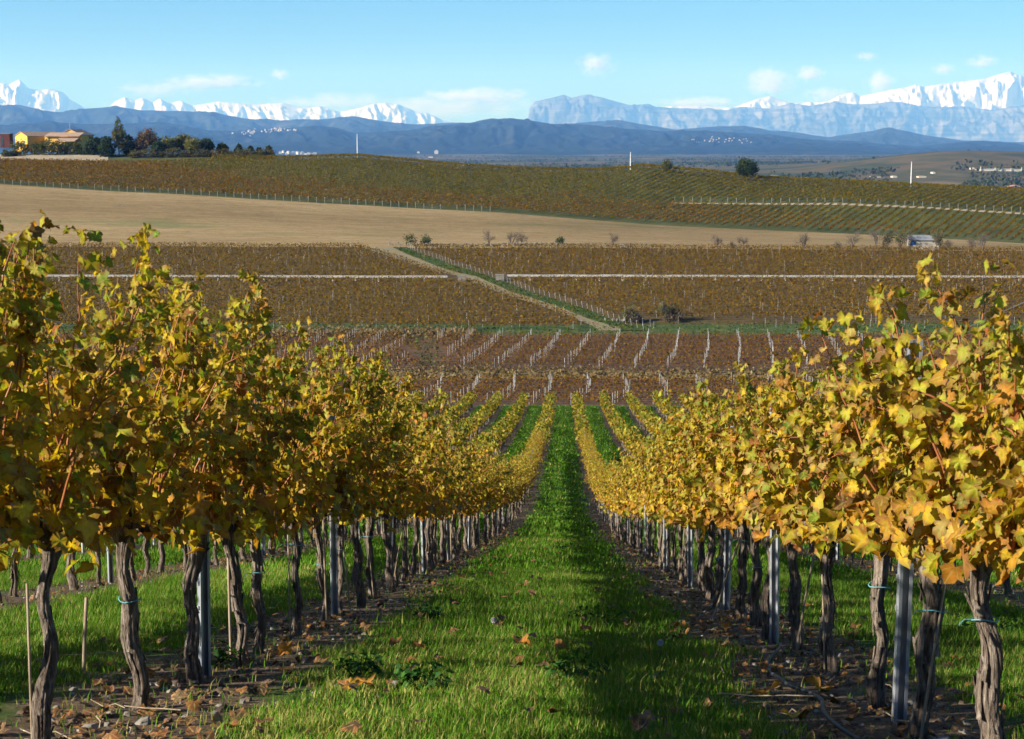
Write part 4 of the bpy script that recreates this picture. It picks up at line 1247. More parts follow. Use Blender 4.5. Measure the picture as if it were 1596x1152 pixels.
def shoots_and_leaves(seed, slope, top, half_w=0.40, nshoot=13, step=0.055, warm=0.0, size=(0.042, 0.094), lo=0.82, flop=0.38):
    """local frame: x across the row, y along it, z up"""
    r = np.random.default_rng(seed)
    paths, pos, nv, tv, sz, hh = [], [], [], [], [], []
    for i in range(nshoot):
        y0 = (i + r.uniform(0.1, 0.9)) / nshoot * 1.12 - 0.56
        side = r.choice([-1, 1])
        tall = top * r.uniform(lo, 1.03)
        n = 11
        t = np.linspace(0, 1, n)
        xw = side * half_w * r.uniform(0.1, 1.0)
        x = r.normal(0, 0.03) + xw * np.sin(t * math.pi * 0.5 * r.uniform(0.7, 1.3)) * t ** 0.5 + np.cumsum(r.normal(0, 0.012, n))
        yv = y0 + r.normal(0, 0.14) * t + np.cumsum(r.normal(0, 0.012, n))
        z0 = 0.81 + r.uniform(-0.03, 0.05)
        z = z0 + (tall - z0) * t
        if r.random() < flop:      # flopping shoot
            dr = r.uniform(0.25, 0.75)
            z = z0 + (tall - z0) * (t - dr * t ** 2.6)
            x = x + side * half_w * 0.5 * t ** 2
        path = np.stack([x, yv, z + slope * yv], 1)
        paths.append(path)
        seg = np.linalg.norm(np.diff(path, axis=0), axis=1); L = np.concatenate([[0], np.cumsum(seg)])
        nn = max(4, int(L[-1] / step))
        d = np.sort(r.uniform(0.02, L[-1], nn))
        base = np.stack([np.interp(d, L, path[:, k]) for k in range(3)], 1)
        f = d / L[-1]
        for rep in range(2 if r.random() < 0.8 else 3):
            k = r.random(nn) < (1.0 if rep == 0 else 0.92 - 0.45 * f)
            b = base[k]; fk = f[k]; m = len(b)
            dirv = unit(np.stack([r.normal(side * 0.5, 0.9, m), r.normal(0, 0.9, m), r.normal(0.05, 0.5, m)], 1))
            pl = r.uniform(0.02, 0.10, (m, 1)) * (1 - 0.4 * fk[:, None])
            p = b + dirv * pl
            if rep: p[:, 2] -= r.uniform(0, 0.10, m) * (fk < 0.4)
            pos.append(p)
            sgn = np.where(p[:, 0] + r.normal(0, 0.14, m) > 0, 1, -1)
            nv.append(unit(np.stack([sgn * 0.75, np.zeros(m), np.full(m, 0.45)], 1) + 0.55 * r.normal(size=(m, 3))))
            tv.append(unit(dirv * 0.55 + np.array([0, 0, -0.75]) + 0.35 * r.normal(size=(m, 3))))
            sz.append(r.uniform(*size, m) * (1 - 0.35 * fk ** 2.5))
            hh.append(np.clip((p[:, 2] - slope * p[:, 1] - 0.72) / (top - 0.72), 0, 1))
    # lower skirt round the cordon
    m = int(r.integers(14, 46))
    p = np.stack([r.normal(0, 0.16, m), r.normal(r.uniform(-0.3, 0.3), 0.28, m), 0.94 - r.uniform(0, 0.24, m) * r.uniform(0.4, 1.0)], 1)
    p[:, 2] += slope * p[:, 1]
    pos.append(p); nv.append(unit(np.stack([np.sign(p[:, 0]), np.zeros(m), np.full(m, 0.4)], 1) + 0.6 * r.normal(size=(m, 3)))); tv.append(unit(np.array([[0, 0, -1.0]]) + 0.4 * r.normal(size=(m, 3)))); sz.append(r.uniform(0.06, 0.11, m)); hh.append(np.full(m, 0.02))
    pos, nv, tv, sz, hh = (np.concatenate(a) for a in (pos, nv, tv, sz, hh))
    return paths, pos, frames(nv, tv), sz, leaf_colors(hh, r, warm)

# ------------------------------------------------------------------ trunks
def trunk_geo(seed, rings=20, sides=14, h=0.84):
    r = np.random.default_rng(seed)
    t = np.linspace(0, 1, rings)
    ph = r.uniform(0, 6, 4)
    a1, a2 = r.uniform(0.004, 0.018), r.uniform(0.004, 0.016)
    lean = r.normal(0, 0.028, 2)
    x = lean[0] * (1 - t) * 1.2 + a2 * np.sin(t * 4 + ph[0]) * t * (1 - t) * 3 + 0.010 * np.sin(t * 17 + ph[1]) + 0.006 * np.sin(t * 9 + ph[2])
    y = r.normal(0, 0.06) * (1 - t) ** 1.5 + a1 * np.sin(t * 3.4 + ph[2]) * (1 - t * 0.4) * 1.2 + 0.008 * np.sin(t * 15 + ph[3])
    y -= y[-1]; x -= x[-1]
    z = -0.08 + (h + 0.08) * t
    r0 = r.uniform(0.021, 0.030)
    rad = r0 * (1 + 0.35 * (1 - t) ** 6 + 0.16 * np.sin(t * 9 + ph[1]) * r.uniform(0.4, 1) + 0.5 * np.exp(-((t - 0.95) / 0.1) ** 2) - 0.1 * t)
    tw = r.uniform(-7, 7)
    q = r.uniform(0, 6, 5)
    rj = r.normal(0, 0.07, (rings, sides))
    def rdg(th, i):
        tt = i / (rings - 1)
        return 1 + 0.17 * np.sin(3 * th + tw * tt + q[0]) + 0.15 * np.sin(5 * th + tw * 1.2 * tt + q[1] + 1.5 * np.sin(tt * 7 + q[3])) + 0.09 * np.sin(9 * th + tw * 1.5 * tt + q[2]) + 0.06 * np.sin(14 * th + tw * 1.3 * tt + q[4]) + rj
    P = np.stack([x, y, z], 1)
    V, F = tube(P, rad, sides, rdg)
    mb = MB().add(V, F)
    # peeling bark ribbons
    for k in range(int(r.integers(14, 24))):
        a = r.uniform(0, 2 * math.pi); t0 = r.uniform(0.0, 0.75); ln = r.uniform(0.12, 0.4)
        tt = np.linspace(t0, min(1, t0 + ln), 6)
        ctr = np.stack([np.interp(tt, t, P[:, c]) for c in range(3)], 1)
        rr = np.interp(tt, t, rad) * (1.10 + 0.7 * r.random() * np.abs(np.linspace(-1, 1, 6)) ** 3)
        aa = a + tw * 0.35 * (tt - t0)
        wdt = r.uniform(0.12, 0.28)
        A = ctr + np.stack([np.cos(aa - wdt) * rr, np.sin(aa - wdt) * rr, 0 * tt], 1)
        B = ctr + np.stack([np.cos(aa + wdt) * rr, np.sin(aa + wdt) * rr, 0 * tt], 1)
        C = ctr + np.stack([np.cos(aa) * rr * 1.12, np.sin(aa) * rr * 1.12, 0 * tt], 1)
        mb.add(np.concatenate([A, C, B]), grid_faces(3, 6))
    # knobs on the head
    for k in range(4):
        d = unit(r.normal(size=3) + np.array([0, 0, 0.2]))
        V, F = tube([P[-1], P[-1] + d * 0.05, P[-1] + d * 0.10], [0.024, 0.020, 0.010], 6)
        mb.add(V, F)
    mb.path = P
    return mb

def cordon_geo(seed, slope):
    r = np.random.default_rng(seed)
    mb = MB()
    for s in (-1, 1):
        t = np.linspace(0, 1, 9)
        y = s * t * 0.54
        P = np.stack([r.normal(0, 0.012, 9), y, 0.79 + 0.05 * np.sin(t * 2.5) + r.normal(0, 0.010, 9) + slope * y], 1)
        V, F = tube(P, np.linspace(0.024, 0.013, 9) * r.uniform(0.85, 1.2, 9), 7)
        mb.add(V, F)
        for k in range(4):   # spurs
            i = int(r.integers(1, 9)); d = unit(np.array([r.normal(0, 0.5), r.normal(0, 0.3), 1]))
            V, F = tube([P[i], P[i] + d * 0.03, P[i] + d * 0.06], [0.013, 0.011, 0.008], 5); mb.add(V, F)
    return mb

def canes_geo(paths, r0=0.0042):
    mb = MB()
    for p in paths:
        p = p[:-1]
        V, F = tube(p, np.linspace(r0, r0 * 0.4, len(p)), 4)
        mb.add(V, F)
    return mb

# ------------------------------------------------------------------ row positions
def along(first, end=188.0, step=1.05, seed=0):
    r = np.random.default_rng(seed)
    out = list(first)
    while out[-1] < end:
        out.append(out[-1] + step * r.uniform(0.86, 1.14))
    return out
VL = along([4.45, 5.4, 6.32, 7.49, 8.25, 9.05, 10.3, 11.4, 12.2, 13.1], seed=1)
VR = along([4.2, 5.07, 5.82, 6.69, 8.2, 9.2, 10.2, 11.3, 12.0, 13.3, 14.3], seed=2)
VL2, VR2 = along([6.0], seed=3), along([6.2], seed=4)

near_top_L = [1.70, 1.78, 1.84, 1.95, 1.90, 1.95, 2.0, 2.05, 2.02, 2.05]
near_top_R = [1.42, 1.60, 1.58, 1.56, 1.62, 1.66, 1.70, 1.72, 1.75, 1.78, 1.8]
# shared middle-distance vines
slopes = [-0.215, -0.15, -0.10]
SH_FOL, SH_CANE, SH_CORD, SH_TRUNK = {}, {}, {}, []
for si, sl in enumerate(slopes):
    for v in range(5):
        paths, pos, R, s, c = shoots_and_leaves(500 + si * 10 + v, sl, 1.96, 0.40, 15, 0.038, 0.12)
        mb = MB(); add_leaves(mb, pos, R, s * 1.08, c, T_LOW)
        SH_FOL[si, v] = mb.mesh('leaves', M['leaf'])
        SH_CANE[si, v] = canes_geo(paths).mesh('canes', M['cane'])
        SH_CORD[si, v] = cordon_geo(540 + si * 10 + v, sl).mesh('cordon', M['cordon'])
for v in range(10):
    SH_TRUNK.append(trunk_geo(580 + v, 14, 9).mesh('trunk', M['bark']))

def tie_geo(seed):
    r = np.random.default_rng(seed)
    a = np.linspace(0, 2 * math.pi, 13)
    rr = r.uniform(0.040, 0.046)
    P = np.stack([np.cos(a) * rr, np.sin(a) * rr, 0.006 * np.sin(a * 2)], 1)
    V, F = tube(P, 0.0022, 4); mb = MB().add(V, F)
    V, F = tube([(rr, 0, 0), (rr + 0.03, 0.01, 0.006), (rr + 0.055, 0.02, -0.008)], [0.0024, 0.002, 0.0015], 4); mb.add(V, F)
    return mb.mesh('tie', M['tie'])
TIES = [tie_geo(i) for i in range(3)]
ROWNAME = {'L': 'left of the grass aisle', 'R': 'right of the grass aisle', 'L2': 'behind the left row', 'R2': 'behind the right row'}
NLEAF = 220
def near_vine(x0, D, seed, top, side, label, group, half_w=0.40, nsh=17):
    z = float(near_z(D)); sl = near_slope(D)
    root = empty('grape_vine', (x0, D, z))
    tag(root, label, 'vine', group)
    dz = 0.07 if D < 9.6 else 0.0
    tg = trunk_geo(seed, 38, 26, 0.84 - dz); tg.build('trunk', M['bark'], root)
    o = cordon_geo(seed + 1, sl).build('cordon', M['cordon'], root); o.location.z = -dz
    paths, pos, R, s, c = shoots_and_leaves(seed + 2, sl, top, half_w, nsh, 0.029, lo=0.93 if D < 4.6 else 0.86, flop=0.12 if D < 4.6 else 0.34)
    drop = dz * np.clip(1.4 - pos[:, 2], 0, 0.6) / 0.6
    pos[:, 2] -= drop
    paths = [p - np.stack([p[:, 0] * 0, p[:, 0] * 0, dz * np.clip(1.4 - p[:, 2], 0, 0.6) / 0.6], 1) for p in paths]
    s = s * (0.80 if D < 4.6 else 0.9 if D < 5.6 else 1.0)
    for p in paths:
        p = p[:-1]
        V, F = tube(p, np.linspace(0.0055, 0.0018, len(p)), 6)
        MB().add(V, F).build('cane', M['cane'], root)
    # the leaves that face the aisle and the top show largest: single objects
    score = pos[:, 0] * side * 1.0 + 0.25 * pos[:, 2] - 0.25 * pos[:, 1] + rng.normal(0, 0.10, len(pos))
    idx = np.argsort(-score)
    for i in idx[:NLEAF]:
        o = link('leaf', LEAF_ME[int(rng.integers(len(LEAF_ME)))], root)
        mw = Matrix.Identity(4)
        for a in range(3):
            for b in range(3):
                mw[a][b] = R[i][a][b] * s[i]
            mw[a][3] = pos[i][a]
        o.matrix_basis = mw
        o.color = (*c[i], 1)
    rest = idx[NLEAF:]
    mb = MB(); add_leaves(mb, pos[rest], R[rest], s[rest], c[rest], T_LOW)
    tag(mb.build('leaves', M['leaf'], root), kind='stuff')
    if rng.random() < 0.5:
        o = link('tie', TIES[int(rng.integers(3))], root); hz_ = rng.uniform(0.4, 0.62); o.location = (float(np.interp(hz_, tg.path[:, 2], tg.path[:, 0])), float(np.interp(hz_, tg.path[:, 2], tg.path[:, 1])), hz_); o.rotation_euler = (0.1, 0, rng.uniform(0, 6))
    return root
def mid_vine(x0, D, i, label, group):
    z = float(near_z(D)); sl = near_slope(D)
    si = int(np.argmin([abs(sl - q) for q in slopes])); v = int(rng.integers(5))
    root = empty('grape_vine', (x0 + rng.normal(0, 0.03), D, z))
    tag(root, label, 'vine', group)
    right = x0 > 0
    root.scale = (float(rng.choice([-1, 1]) * rng.uniform(0.85, 1.15) * (0.82 if right else 1.0)), float(rng.uniform(0.92, 1.05)), float(rng.uniform(0.88, 1.08) * (0.95 if right else 1.0)))
    o = link('trunk', SH_TRUNK[int(rng.integers(10))], root); o.scale = (1, float(rng.choice([-1, 1])), 1)
    link('cordon', SH_CORD[si, v], root); link('canes', SH_CANE[si, v], root)
    tag(link('leaves', SH_FOL[si, v], root), kind='stuff')

NEAR_MAX = 14.5
cnt = 0
far_list = []
for key_, x0, ds, side, tops in (('L', ROW_L, VL, 1, near_top_L), ('R', ROW_R, VR, -1, near_top_R)):
    for i, D in enumerate(ds):
        lb = ordinal(i + 1) + ' grape vine from the front in the row ' + ROWNAME[key_]
        grp = 'vines in the row ' + ROWNAME[key_]
        if D < NEAR_MAX:
            near_vine(x0, D, 1000 + cnt * 7, tops[min(i, len(tops) - 1)], side, lb, grp, (0.20 if D < 4.6 else 0.38) if side > 0 else (0.22 if D < 4.6 else 0.30), 30 if D < 4.6 else 18)
            cnt += 1
        elif D < 108:
            mid_vine(x0, D, i, lb, grp); cnt += 1
        else:
            far_list.append((x0, D))
for key_, x0, ds in (('L2', ROW_L - 3, VL2), ('R2', ROW_R + 3, VR2)):
    for i, D in enumerate(ds):
        if D < 54:
            mid_vine(x0, D, i, ordinal(i + 1) + ' grape vine from the front in the row ' + ROWNAME[key_], 'vines in the row ' + ROWNAME[key_]); cnt += 1
        else:
            far_list.append((x0, D))
for k in range(2, 9):
    for x0, sd in ((ROW_L - 3 * k, 60 + k), (ROW_R + 3 * k, 80 + k)):
        start = 9.0 + 5.5 * k
        for D in along([start], seed=sd):
            far_list.append((x0, D))
# the rest of the rows in one object: leaf faces, trunks, a post now and then
far_list = [v for v in far_list if rng.random() > 0.05]
FL = np.array(far_list)
mb = MB()
near_m = FL[:, 1] < 62
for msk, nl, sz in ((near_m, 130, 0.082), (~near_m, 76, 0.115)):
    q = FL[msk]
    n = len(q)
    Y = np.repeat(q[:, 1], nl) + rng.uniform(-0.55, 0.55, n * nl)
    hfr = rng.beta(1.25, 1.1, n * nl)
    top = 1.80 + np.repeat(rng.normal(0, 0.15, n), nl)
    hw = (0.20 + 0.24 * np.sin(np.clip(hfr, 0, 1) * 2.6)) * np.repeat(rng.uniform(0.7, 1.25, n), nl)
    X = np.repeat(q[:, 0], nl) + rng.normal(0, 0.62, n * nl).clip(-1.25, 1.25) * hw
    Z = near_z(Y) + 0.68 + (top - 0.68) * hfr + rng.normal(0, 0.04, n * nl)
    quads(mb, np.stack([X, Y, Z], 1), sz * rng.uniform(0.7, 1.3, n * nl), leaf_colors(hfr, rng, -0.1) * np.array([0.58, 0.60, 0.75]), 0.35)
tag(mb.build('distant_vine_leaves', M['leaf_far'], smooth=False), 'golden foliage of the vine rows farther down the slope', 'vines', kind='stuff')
mb = MB(); mp = MB()
Vt, Ft = tube([(0.02, 0.03, -0.05), (-0.01, 0, 0.4), (0, 0, 0.85)], [0.055, 0.045, 0.05], 5)
for i, (x, y) in enumerate(far_list):
    mb.add(rotz(Vt, rng.uniform(0, 6)) + np.array([x + rng.normal(0, 0.03), y, float(near_z(y))]), Ft)
    if i % 4 == 0:
        V, F = tube([(x, y + 0.4, float(near_z(y + 0.4)) - 0.1), (x, y + 0.4, float(near_z(y + 0.4)) + 1.5)], 0.022, 4); mp.add(V, F)
tag(mb.build('distant_vine_trunks', M['bark']), 'vine trunks of the rows farther down the slope', 'vines', kind='stuff')
tag(mp.build('distant_trellis_posts', M['white_post']), 'trellis posts in the vine rows farther down the slope', 'posts', kind='stuff')

# ------------------------------------------------------------------ trellis posts, stakes and wires
def channel_post(h=1.5):
    w, d, t, l = 0.05, 0.034, 0.004, 0.012
    prof = np.array([(-w / 2, 0), (w / 2, 0), (w / 2, d), (w / 2 - l, d), (w / 2 - l, d - t), (w / 2 - t, d - t), (w / 2 - t, t), (-w / 2 + t, t), (-w / 2 + t, d - t), (-w / 2 + l, d - t), (-w / 2 + l, d), (-w / 2, d)])
    n = len(prof)
    V = np.concatenate([np.stack([prof[:, 0], prof[:, 1], np.full(n, z)], 1) for z in (-0.15, h)])
    mb = MB().add(V, [[i, (i + 1) % n, n + (i + 1) % n, n + i] for i in range(n)])
    mb.F.append(np.array([[n + i for i in (0, 1, 6, 7)], [n + i for i in (1, 2, 5, 6)], [n + i for i in (0, 7, 8, 11)], [n + i for i in (2, 3, 4, 5)], [n + i for i in (11, 8, 9, 10)]]))
    for z in np.arange(0.35, h - 0.05, 0.12):     # wire lugs
        for s in (-1, 1):
            mb.add(boxv((s * (w / 2 + 0.004), d * 0.5, z), (0.008, 0.012, 0.02)), BOXF)
    return mb.mesh('trellis_post', M['galv'], False)
POST = channel_post()
def posts(first, x0, rowname, end, seed):
    ds = along(first, end, 4.15, seed)
    for i, D in enumerate(ds):
        if D > end: break
        o = link('trellis_post', POST)
        o.location = (x0 + rng.normal(0, 0.015), D, float(near_z(D)))
        o.rotation_euler = (rng.normal(0, 0.012), rng.normal(0, 0.02), math.pi + rng.choice([0.35, -0.4, 0.7, 0.1]))
        tag(o, ordinal(i + 1) + ' galvanised trellis post from the front in the row ' + rowname, 'post', 'steel posts in the row ' + rowname)
posts([7.7, 11.9, 15.9, 19.6], ROW_L, ROWNAME['L'], 108, 1)
posts([6.25, 10.0, 13.0], ROW_R, ROWNAME['R'], 108, 2)
posts([9.2], ROW_L - 3, ROWNAME['L2'], 52, 3)
posts([8.4], ROW_R + 3, ROWNAME['R2'], 52, 4)
for key_, x0, nm in (('L', ROW_L, 'left'), ('R', ROW_R, 'right')):
    for hgt, hn in ((0.775, 'lowest'), (1.12, 'middle'), (1.46, 'top')):
        ys = np.arange(3.0, 108, 2.0)
        V, F = tube(np.stack([np.full_like(ys, x0 + 0.03), ys, near_z(ys) + hgt], 1), 0.0016, 4)
        tag(MB().add(V, F).build('trellis_wire', M['wire']), hn + ' trellis wire along the row ' + ROWNAME[key_], 'wire', 'trellis wires')
def stake(xb, D, h, r, lean, label, mat='stake', name='wooden_stake'):
    V, F = tube([(0, 0, -0.06), (lean[0] * 0.5, lean[1] * 0.5, h * 0.5), (lean[0], lean[1], h)], [r, r * 0.95, r * 0.85], 7)
    mb = MB().add(V, F); k = len(V) - 7
    mb.F.append(np.array([[k + i for i in range(7)]]))
    o = mb.build(name, M[mat]); o.location = (xb, D, float(near_z(D)))
    return tag(o, label, 'stake', 'stakes beside the vines')
r_ = np.random.default_rng(5)
for key_, x0, ds in (('L', ROW_L, VL), ('R', ROW_R, VR)):
    for i, D in enumerate(ds):
        if D > 26 or D < 5 or r_.random() < 0.45: continue
        stake(x0 + r_.normal(0, 0.05), D - r_.uniform(0.05, 0.12), r_.uniform(0.5, 0.78), r_.uniform(0.005, 0.008), (r_.normal(0, 0.05), r_.normal(0.02, 0.05)), 'thin wooden stake at the ' + ordinal(i + 1) + ' vine of the row ' + ROWNAME[key_])
stake(-2.35, 7.8, 0.38, 0.010, (0.03, 0.0), 'short pale stake standing in grass behind the left row')
stake(ROW_R - 0.22, 11.9, 0.74, 0.008, (0.26, 0.1), 'pale stick leaning steeply against the right row')
# drip hose on the ground by the right row
ys = np.linspace(5.6, 9.3, 30)
hxp = np.interp(ys, [5.6, 6.3, 7.0, 8.0, 9.3], [1.02, 1.0, 1.06, 1.0, 1.22])
V, F = tube(np.stack([hxp + 0.02 * np.sin(ys * 5), ys, near_z(ys) + 0.035 + 0.02 * np.sin(ys * 2.2)], 1), 0.0085, 8)
tag(MB().add(V, F).build('drip_hose', M['hose']), 'black drip irrigation hose lying on the ground by the right row', 'hose')
ys = np.linspace(6, 60, 140)
V, F = tube(np.stack([np.full_like(ys, ROW_L + 0.05) + 0.02 * np.sin(ys * 1.3), ys, near_z(ys) + 0.46 + 0.03 * np.sin(ys * 1.5)], 1), 0.008, 6)

# ------------------------------------------------------------------ grass, litter, stones
def lateral(X):
    return np.abs((X + 1.714 + 1.5) % 3.0 - 1.5)
def blades(y0, y1, dens, hr, wd, xmax, dry, seg2=True):
    A = 2 * xmax * (y1 - y0)
    n = int(A * dens)
    X, Y = rng.uniform(-xmax, xmax, n), rng.uniform(y0, y1, n)
    p = px_of(X, Y)
    k = (p > -70) & (p < 1670) & (lateral(X) + (fbm(X * 1.7, Y * 1.7, 3, 2) - 0.5) * 0.75 > 0.42 + 0.18 * rng.random(n))
    k |= rng.random(n) < 0.035
    k &= (p > -70) & (p < 1670)
    k &= (fbm(X * 2.6, Y * 2.0, 3, 12) + 0.35 * rng.random(n)) > 0.40
    X, Y = X[k], Y[k]; n = len(X)
    Z = near_z(Y)
    cl = fbm(X * 1.3, Y * 1.0, 3, 22)
    h = hr * rng.uniform(0.45, 1.25, n) * (0.55 + 0.9 * cl)
    a = rng.uniform(0, 2 * math.pi, n)
    b = rng.uniform(0.2, 0.9, n) * h
    wv = wd * rng.uniform(0.6, 1.3, n)
    dx, dy = np.cos(a), np.sin(a)
    P0 = np.stack([X - dy * wv, Y + dx * wv, Z - 0.01], 1); P1 = np.stack([X + dy * wv, Y - dx * wv, Z - 0.01], 1)
    PT = np.stack([X + dx * b, Y + dy * b, Z + h * 0.95], 1)
    g = fbm(X * 0.9, Y * 0.7, 3, 32)
    c = np.where((rng.random(n) < dry + 0.5 * np.clip(g - 0.56, 0, 1) * 2)[:, None], np.array([[0.30, 0.275, 0.08]]), np.where((rng.random(n) < 0.5)[:, None], np.array([[0.075, 0.175, 0.012]]), np.array([[0.115, 0.235, 0.018]])))
    c = c * rng.uniform(0.7, 1.25, (n, 1)) * (0.65 + 0.7 * g[:, None])
    if seg2:
        m0 = 0.55
        M0 = np.stack([X - dy * wv * 0.75 + dx * b * 0.3, Y + dx * wv * 0.75 + dy * b * 0.3, Z + h * m0], 1)
        M1 = np.stack([X + dy * wv * 0.75 + dx * b * 0.3, Y - dx * wv * 0.75 + dy * b * 0.3, Z + h * m0], 1)
        V = np.stack([P0, P1, M1, M0, PT], 1).reshape(-1, 3)
        i = np.arange(n)[:, None] * 5
        return V, [i + np.array([[0, 1, 2, 3]]), i + np.array([[3, 2, 4]])], np.repeat(c, 5, 0)
    V = np.stack([P0, P1, PT], 1).reshape(-1, 3)
    return V, [np.arange(n * 3).reshape(n, 3)], np.repeat(c, 3, 0)
mb = MB()
for args in ((4.6, 10, 4800, 0.052, 0.0024, 4.0, 0.27, True), (10, 20, 2000, 0.062, 0.0042, 7.5, 0.17, False), (20, 40, 420, 0.08, 0.011, 9.0, 0.08, False), (40, 90, 70, 0.11, 0.030, 11.0, 0.04, False), (90, 192, 26, 0.15, 0.06, 22.0, 0.03, False)):
    V, Fs, c = blades(*args)
    mb.V.append(V); mb.C.append(c)
    for f in Fs: mb.F.append(f + mb.n)
    mb.n += len(V)
tag(mb.build('grass', M['grass'], smooth=False), 'green grass covering the aisles between the vine rows', 'grass', kind='stuff')
# fallen leaves under the rows
n = 4200
D = 4.6 + rng.random(n) ** 1.5 * 45
row = rng.choice([ROW_L, ROW_R, ROW_L - 3, ROW_R + 3], n, p=[0.36, 0.36, 0.14, 0.14])
X = row + rng.normal(0, 0.42, n)
stray = rng.random(n) < 0.06
X = np.where(stray, rng.uniform(-1.6, 1.2, n), X)
P = np.stack([X, D, near_z(D) + rng.uniform(0.005, 0.03, n) + 0.05 * stray], 1)
nv = unit(np.stack([rng.normal(0, 0.28, n), rng.normal(-0.1, 0.28, n), np.ones(n)], 1)); tv = unit(rng.normal(size=(n, 3)) * np.array([1, 1, 0.1]))
cols = pick(n, [(0.19, 0.075, 0.025), (0.34, 0.14, 0.03), (0.095, 0.05, 0.025), (0.20, 0.13, 0.06), (0.06, 0.035, 0.02)], [2, 0.5, 4, 0.7, 4])
mb = MB(); add_leaves(mb, P, frames(nv, tv), rng.uniform(0.030, 0.075, n), cols, T_LOW)
tag(mb.build('leaf_litter', M['litter']), 'fallen brown leaves littering the soil under the vine rows', 'leaf litter', kind='stuff')
# a few bright fallen leaves one can pick out
def drop_xy(px, py):
    Ys = np.linspace(4.5, 120, 8000); p = pix(px, py, Ys); k = int(np.argmax(p[:, 2] - near_z(p[:, 1]) < 0)); return p[k]
for i, (px, py, c, s, lb) in enumerate(((655, 1020, (0.30, 0.12, 0.06), 0.14, 'large curled russet leaf on the left edge of the aisle'), (578, 1080, (0.50, 0.22, 0.03), 0.10, 'orange fallen leaf on dark soil at lower left'), (810, 1016, (0.52, 0.20, 0.03), 0.09, 'small orange leaf in grass left of the aisle centre'), (876, 1016, (0.48, 0.20, 0.06), 0.09, 'small orange leaf in grass at the aisle centre'), (909, 991, (0.45, 0.15, 0.05), 0.08, 'reddish leaf in grass near the dark weed'), (716, 906, (0.60, 0.24, 0.03), 0.09, 'bright orange leaf on soil beside the left row'), (1195, 1100, (0.45, 0.19, 0.03), 0.13, 'broad orange leaf on soil at lower right'), (1278, 1087, (0.42, 0.2, 0.05), 0.12, 'tan fallen leaf under the right row beside the hose'), (1232, 1135, (0.66, 0.40, 0.03), 0.08, 'small yellow leaf at the bottom right of the aisle'), (540, 1080, (0.55, 0.30, 0.03), 0.07, 'small golden leaf on dark soil at lower left'), (440, 1022, (0.5, 0.2, 0.03), 0.09, 'orange leaf at the foot of the left row'), (1130, 985, (0.5, 0.2, 0.05), 0.08, 'orange leaf in grass near the right row'))):
    g = drop_xy(px, py)
    o = link('fallen_leaf', LEAF_ME[i % len(LEAF_ME)]); o.location = (g[0], g[1], float(near_z(g[1])) + 0.05)
    o.scale = (s, s, s); o.rotation_euler = (rng.normal(-0.25, 0.3), rng.normal(0, 0.3), rng.uniform(0, 6)); o.color = (*c, 1)
    tag(o, lb, 'fallen leaf')
# gravel and clods
mb = MB()
n = 900
D = 4.6 + rng.random(n) ** 1.6 * 26
X = rng.choice([ROW_L, ROW_R, ROW_L - 3, ROW_R + 3], n, p=[0.38, 0.38, 0.12, 0.12]) + rng.normal(0, 0.34, n)
for x, y in zip(X, D):
    V, F = STV[int(rng.integers(6))]
    s = rng.uniform(0.006, 0.024) if rng.random() < 0.96 else rng.uniform(0.024, 0.05)
    mb.add(rotz(V * s, rng.uniform(0, 6)) + np.array([x, y, float(near_z(y)) + s * 0.2]), F)
tag(mb.build('gravel', M['stone'], smooth=False), 'small stones and gravel in the soil under the vine rows', 'gravel', kind='stuff')
mb = MB()
n = 2200
D = 4.6 + rng.random(n) ** 1.5 * 30
X = rng.choice([ROW_L, ROW_R, ROW_L - 3, ROW_R + 3], n, p=[0.4, 0.4, 0.1, 0.1]) + rng.normal(0, 0.30, n)
for x, y in zip(X, D):
    V, F = STV[int(rng.integers(6))]
    s = rng.uniform(0.008, 0.03)
    mb.add(rotz(V * s, rng.uniform(0, 6)) + np.array([x, y, float(near_z(y)) + s * 0.1]), F)
tag(mb.build('soil_clods', mat_noise('clod_soil', [(0.3, (0.05, 0.032, 0.02)), (0.7, (0.17, 0.115, 0.075))], 20, bmp=0.4), smooth=False), 'crumbly brown soil clods under the vine rows', 'soil', kind='stuff')
# twigs and prunings
mb = MB()
for i in range(60):
    y = 4.8 + rng.random() ** 1.5 * 22; x = rng.choice([ROW_L, ROW_R]) + rng.normal(0, 0.4)
    a = rng.uniform(0, math.pi); L = rng.uniform(0.08, 0.4); t = np.linspace(-0.5, 0.5, 4)
    px_, py_ = x + np.cos(a) * L * t + rng.normal(0, 0.008, 4), y + np.sin(a) * L * t + rng.normal(0, 0.008, 4)
    V, F = tube(np.stack([px_, py_, near_z(py_) + 0.02 + rng.uniform(0, 0.03, 4)], 1), rng.uniform(0.0015, 0.0035), 4)
    mb.add(V, F)
tag(mb.build('prunings', M['stake']), 'dry twigs and prunings scattered under the vine rows', 'twigs', kind='stuff')
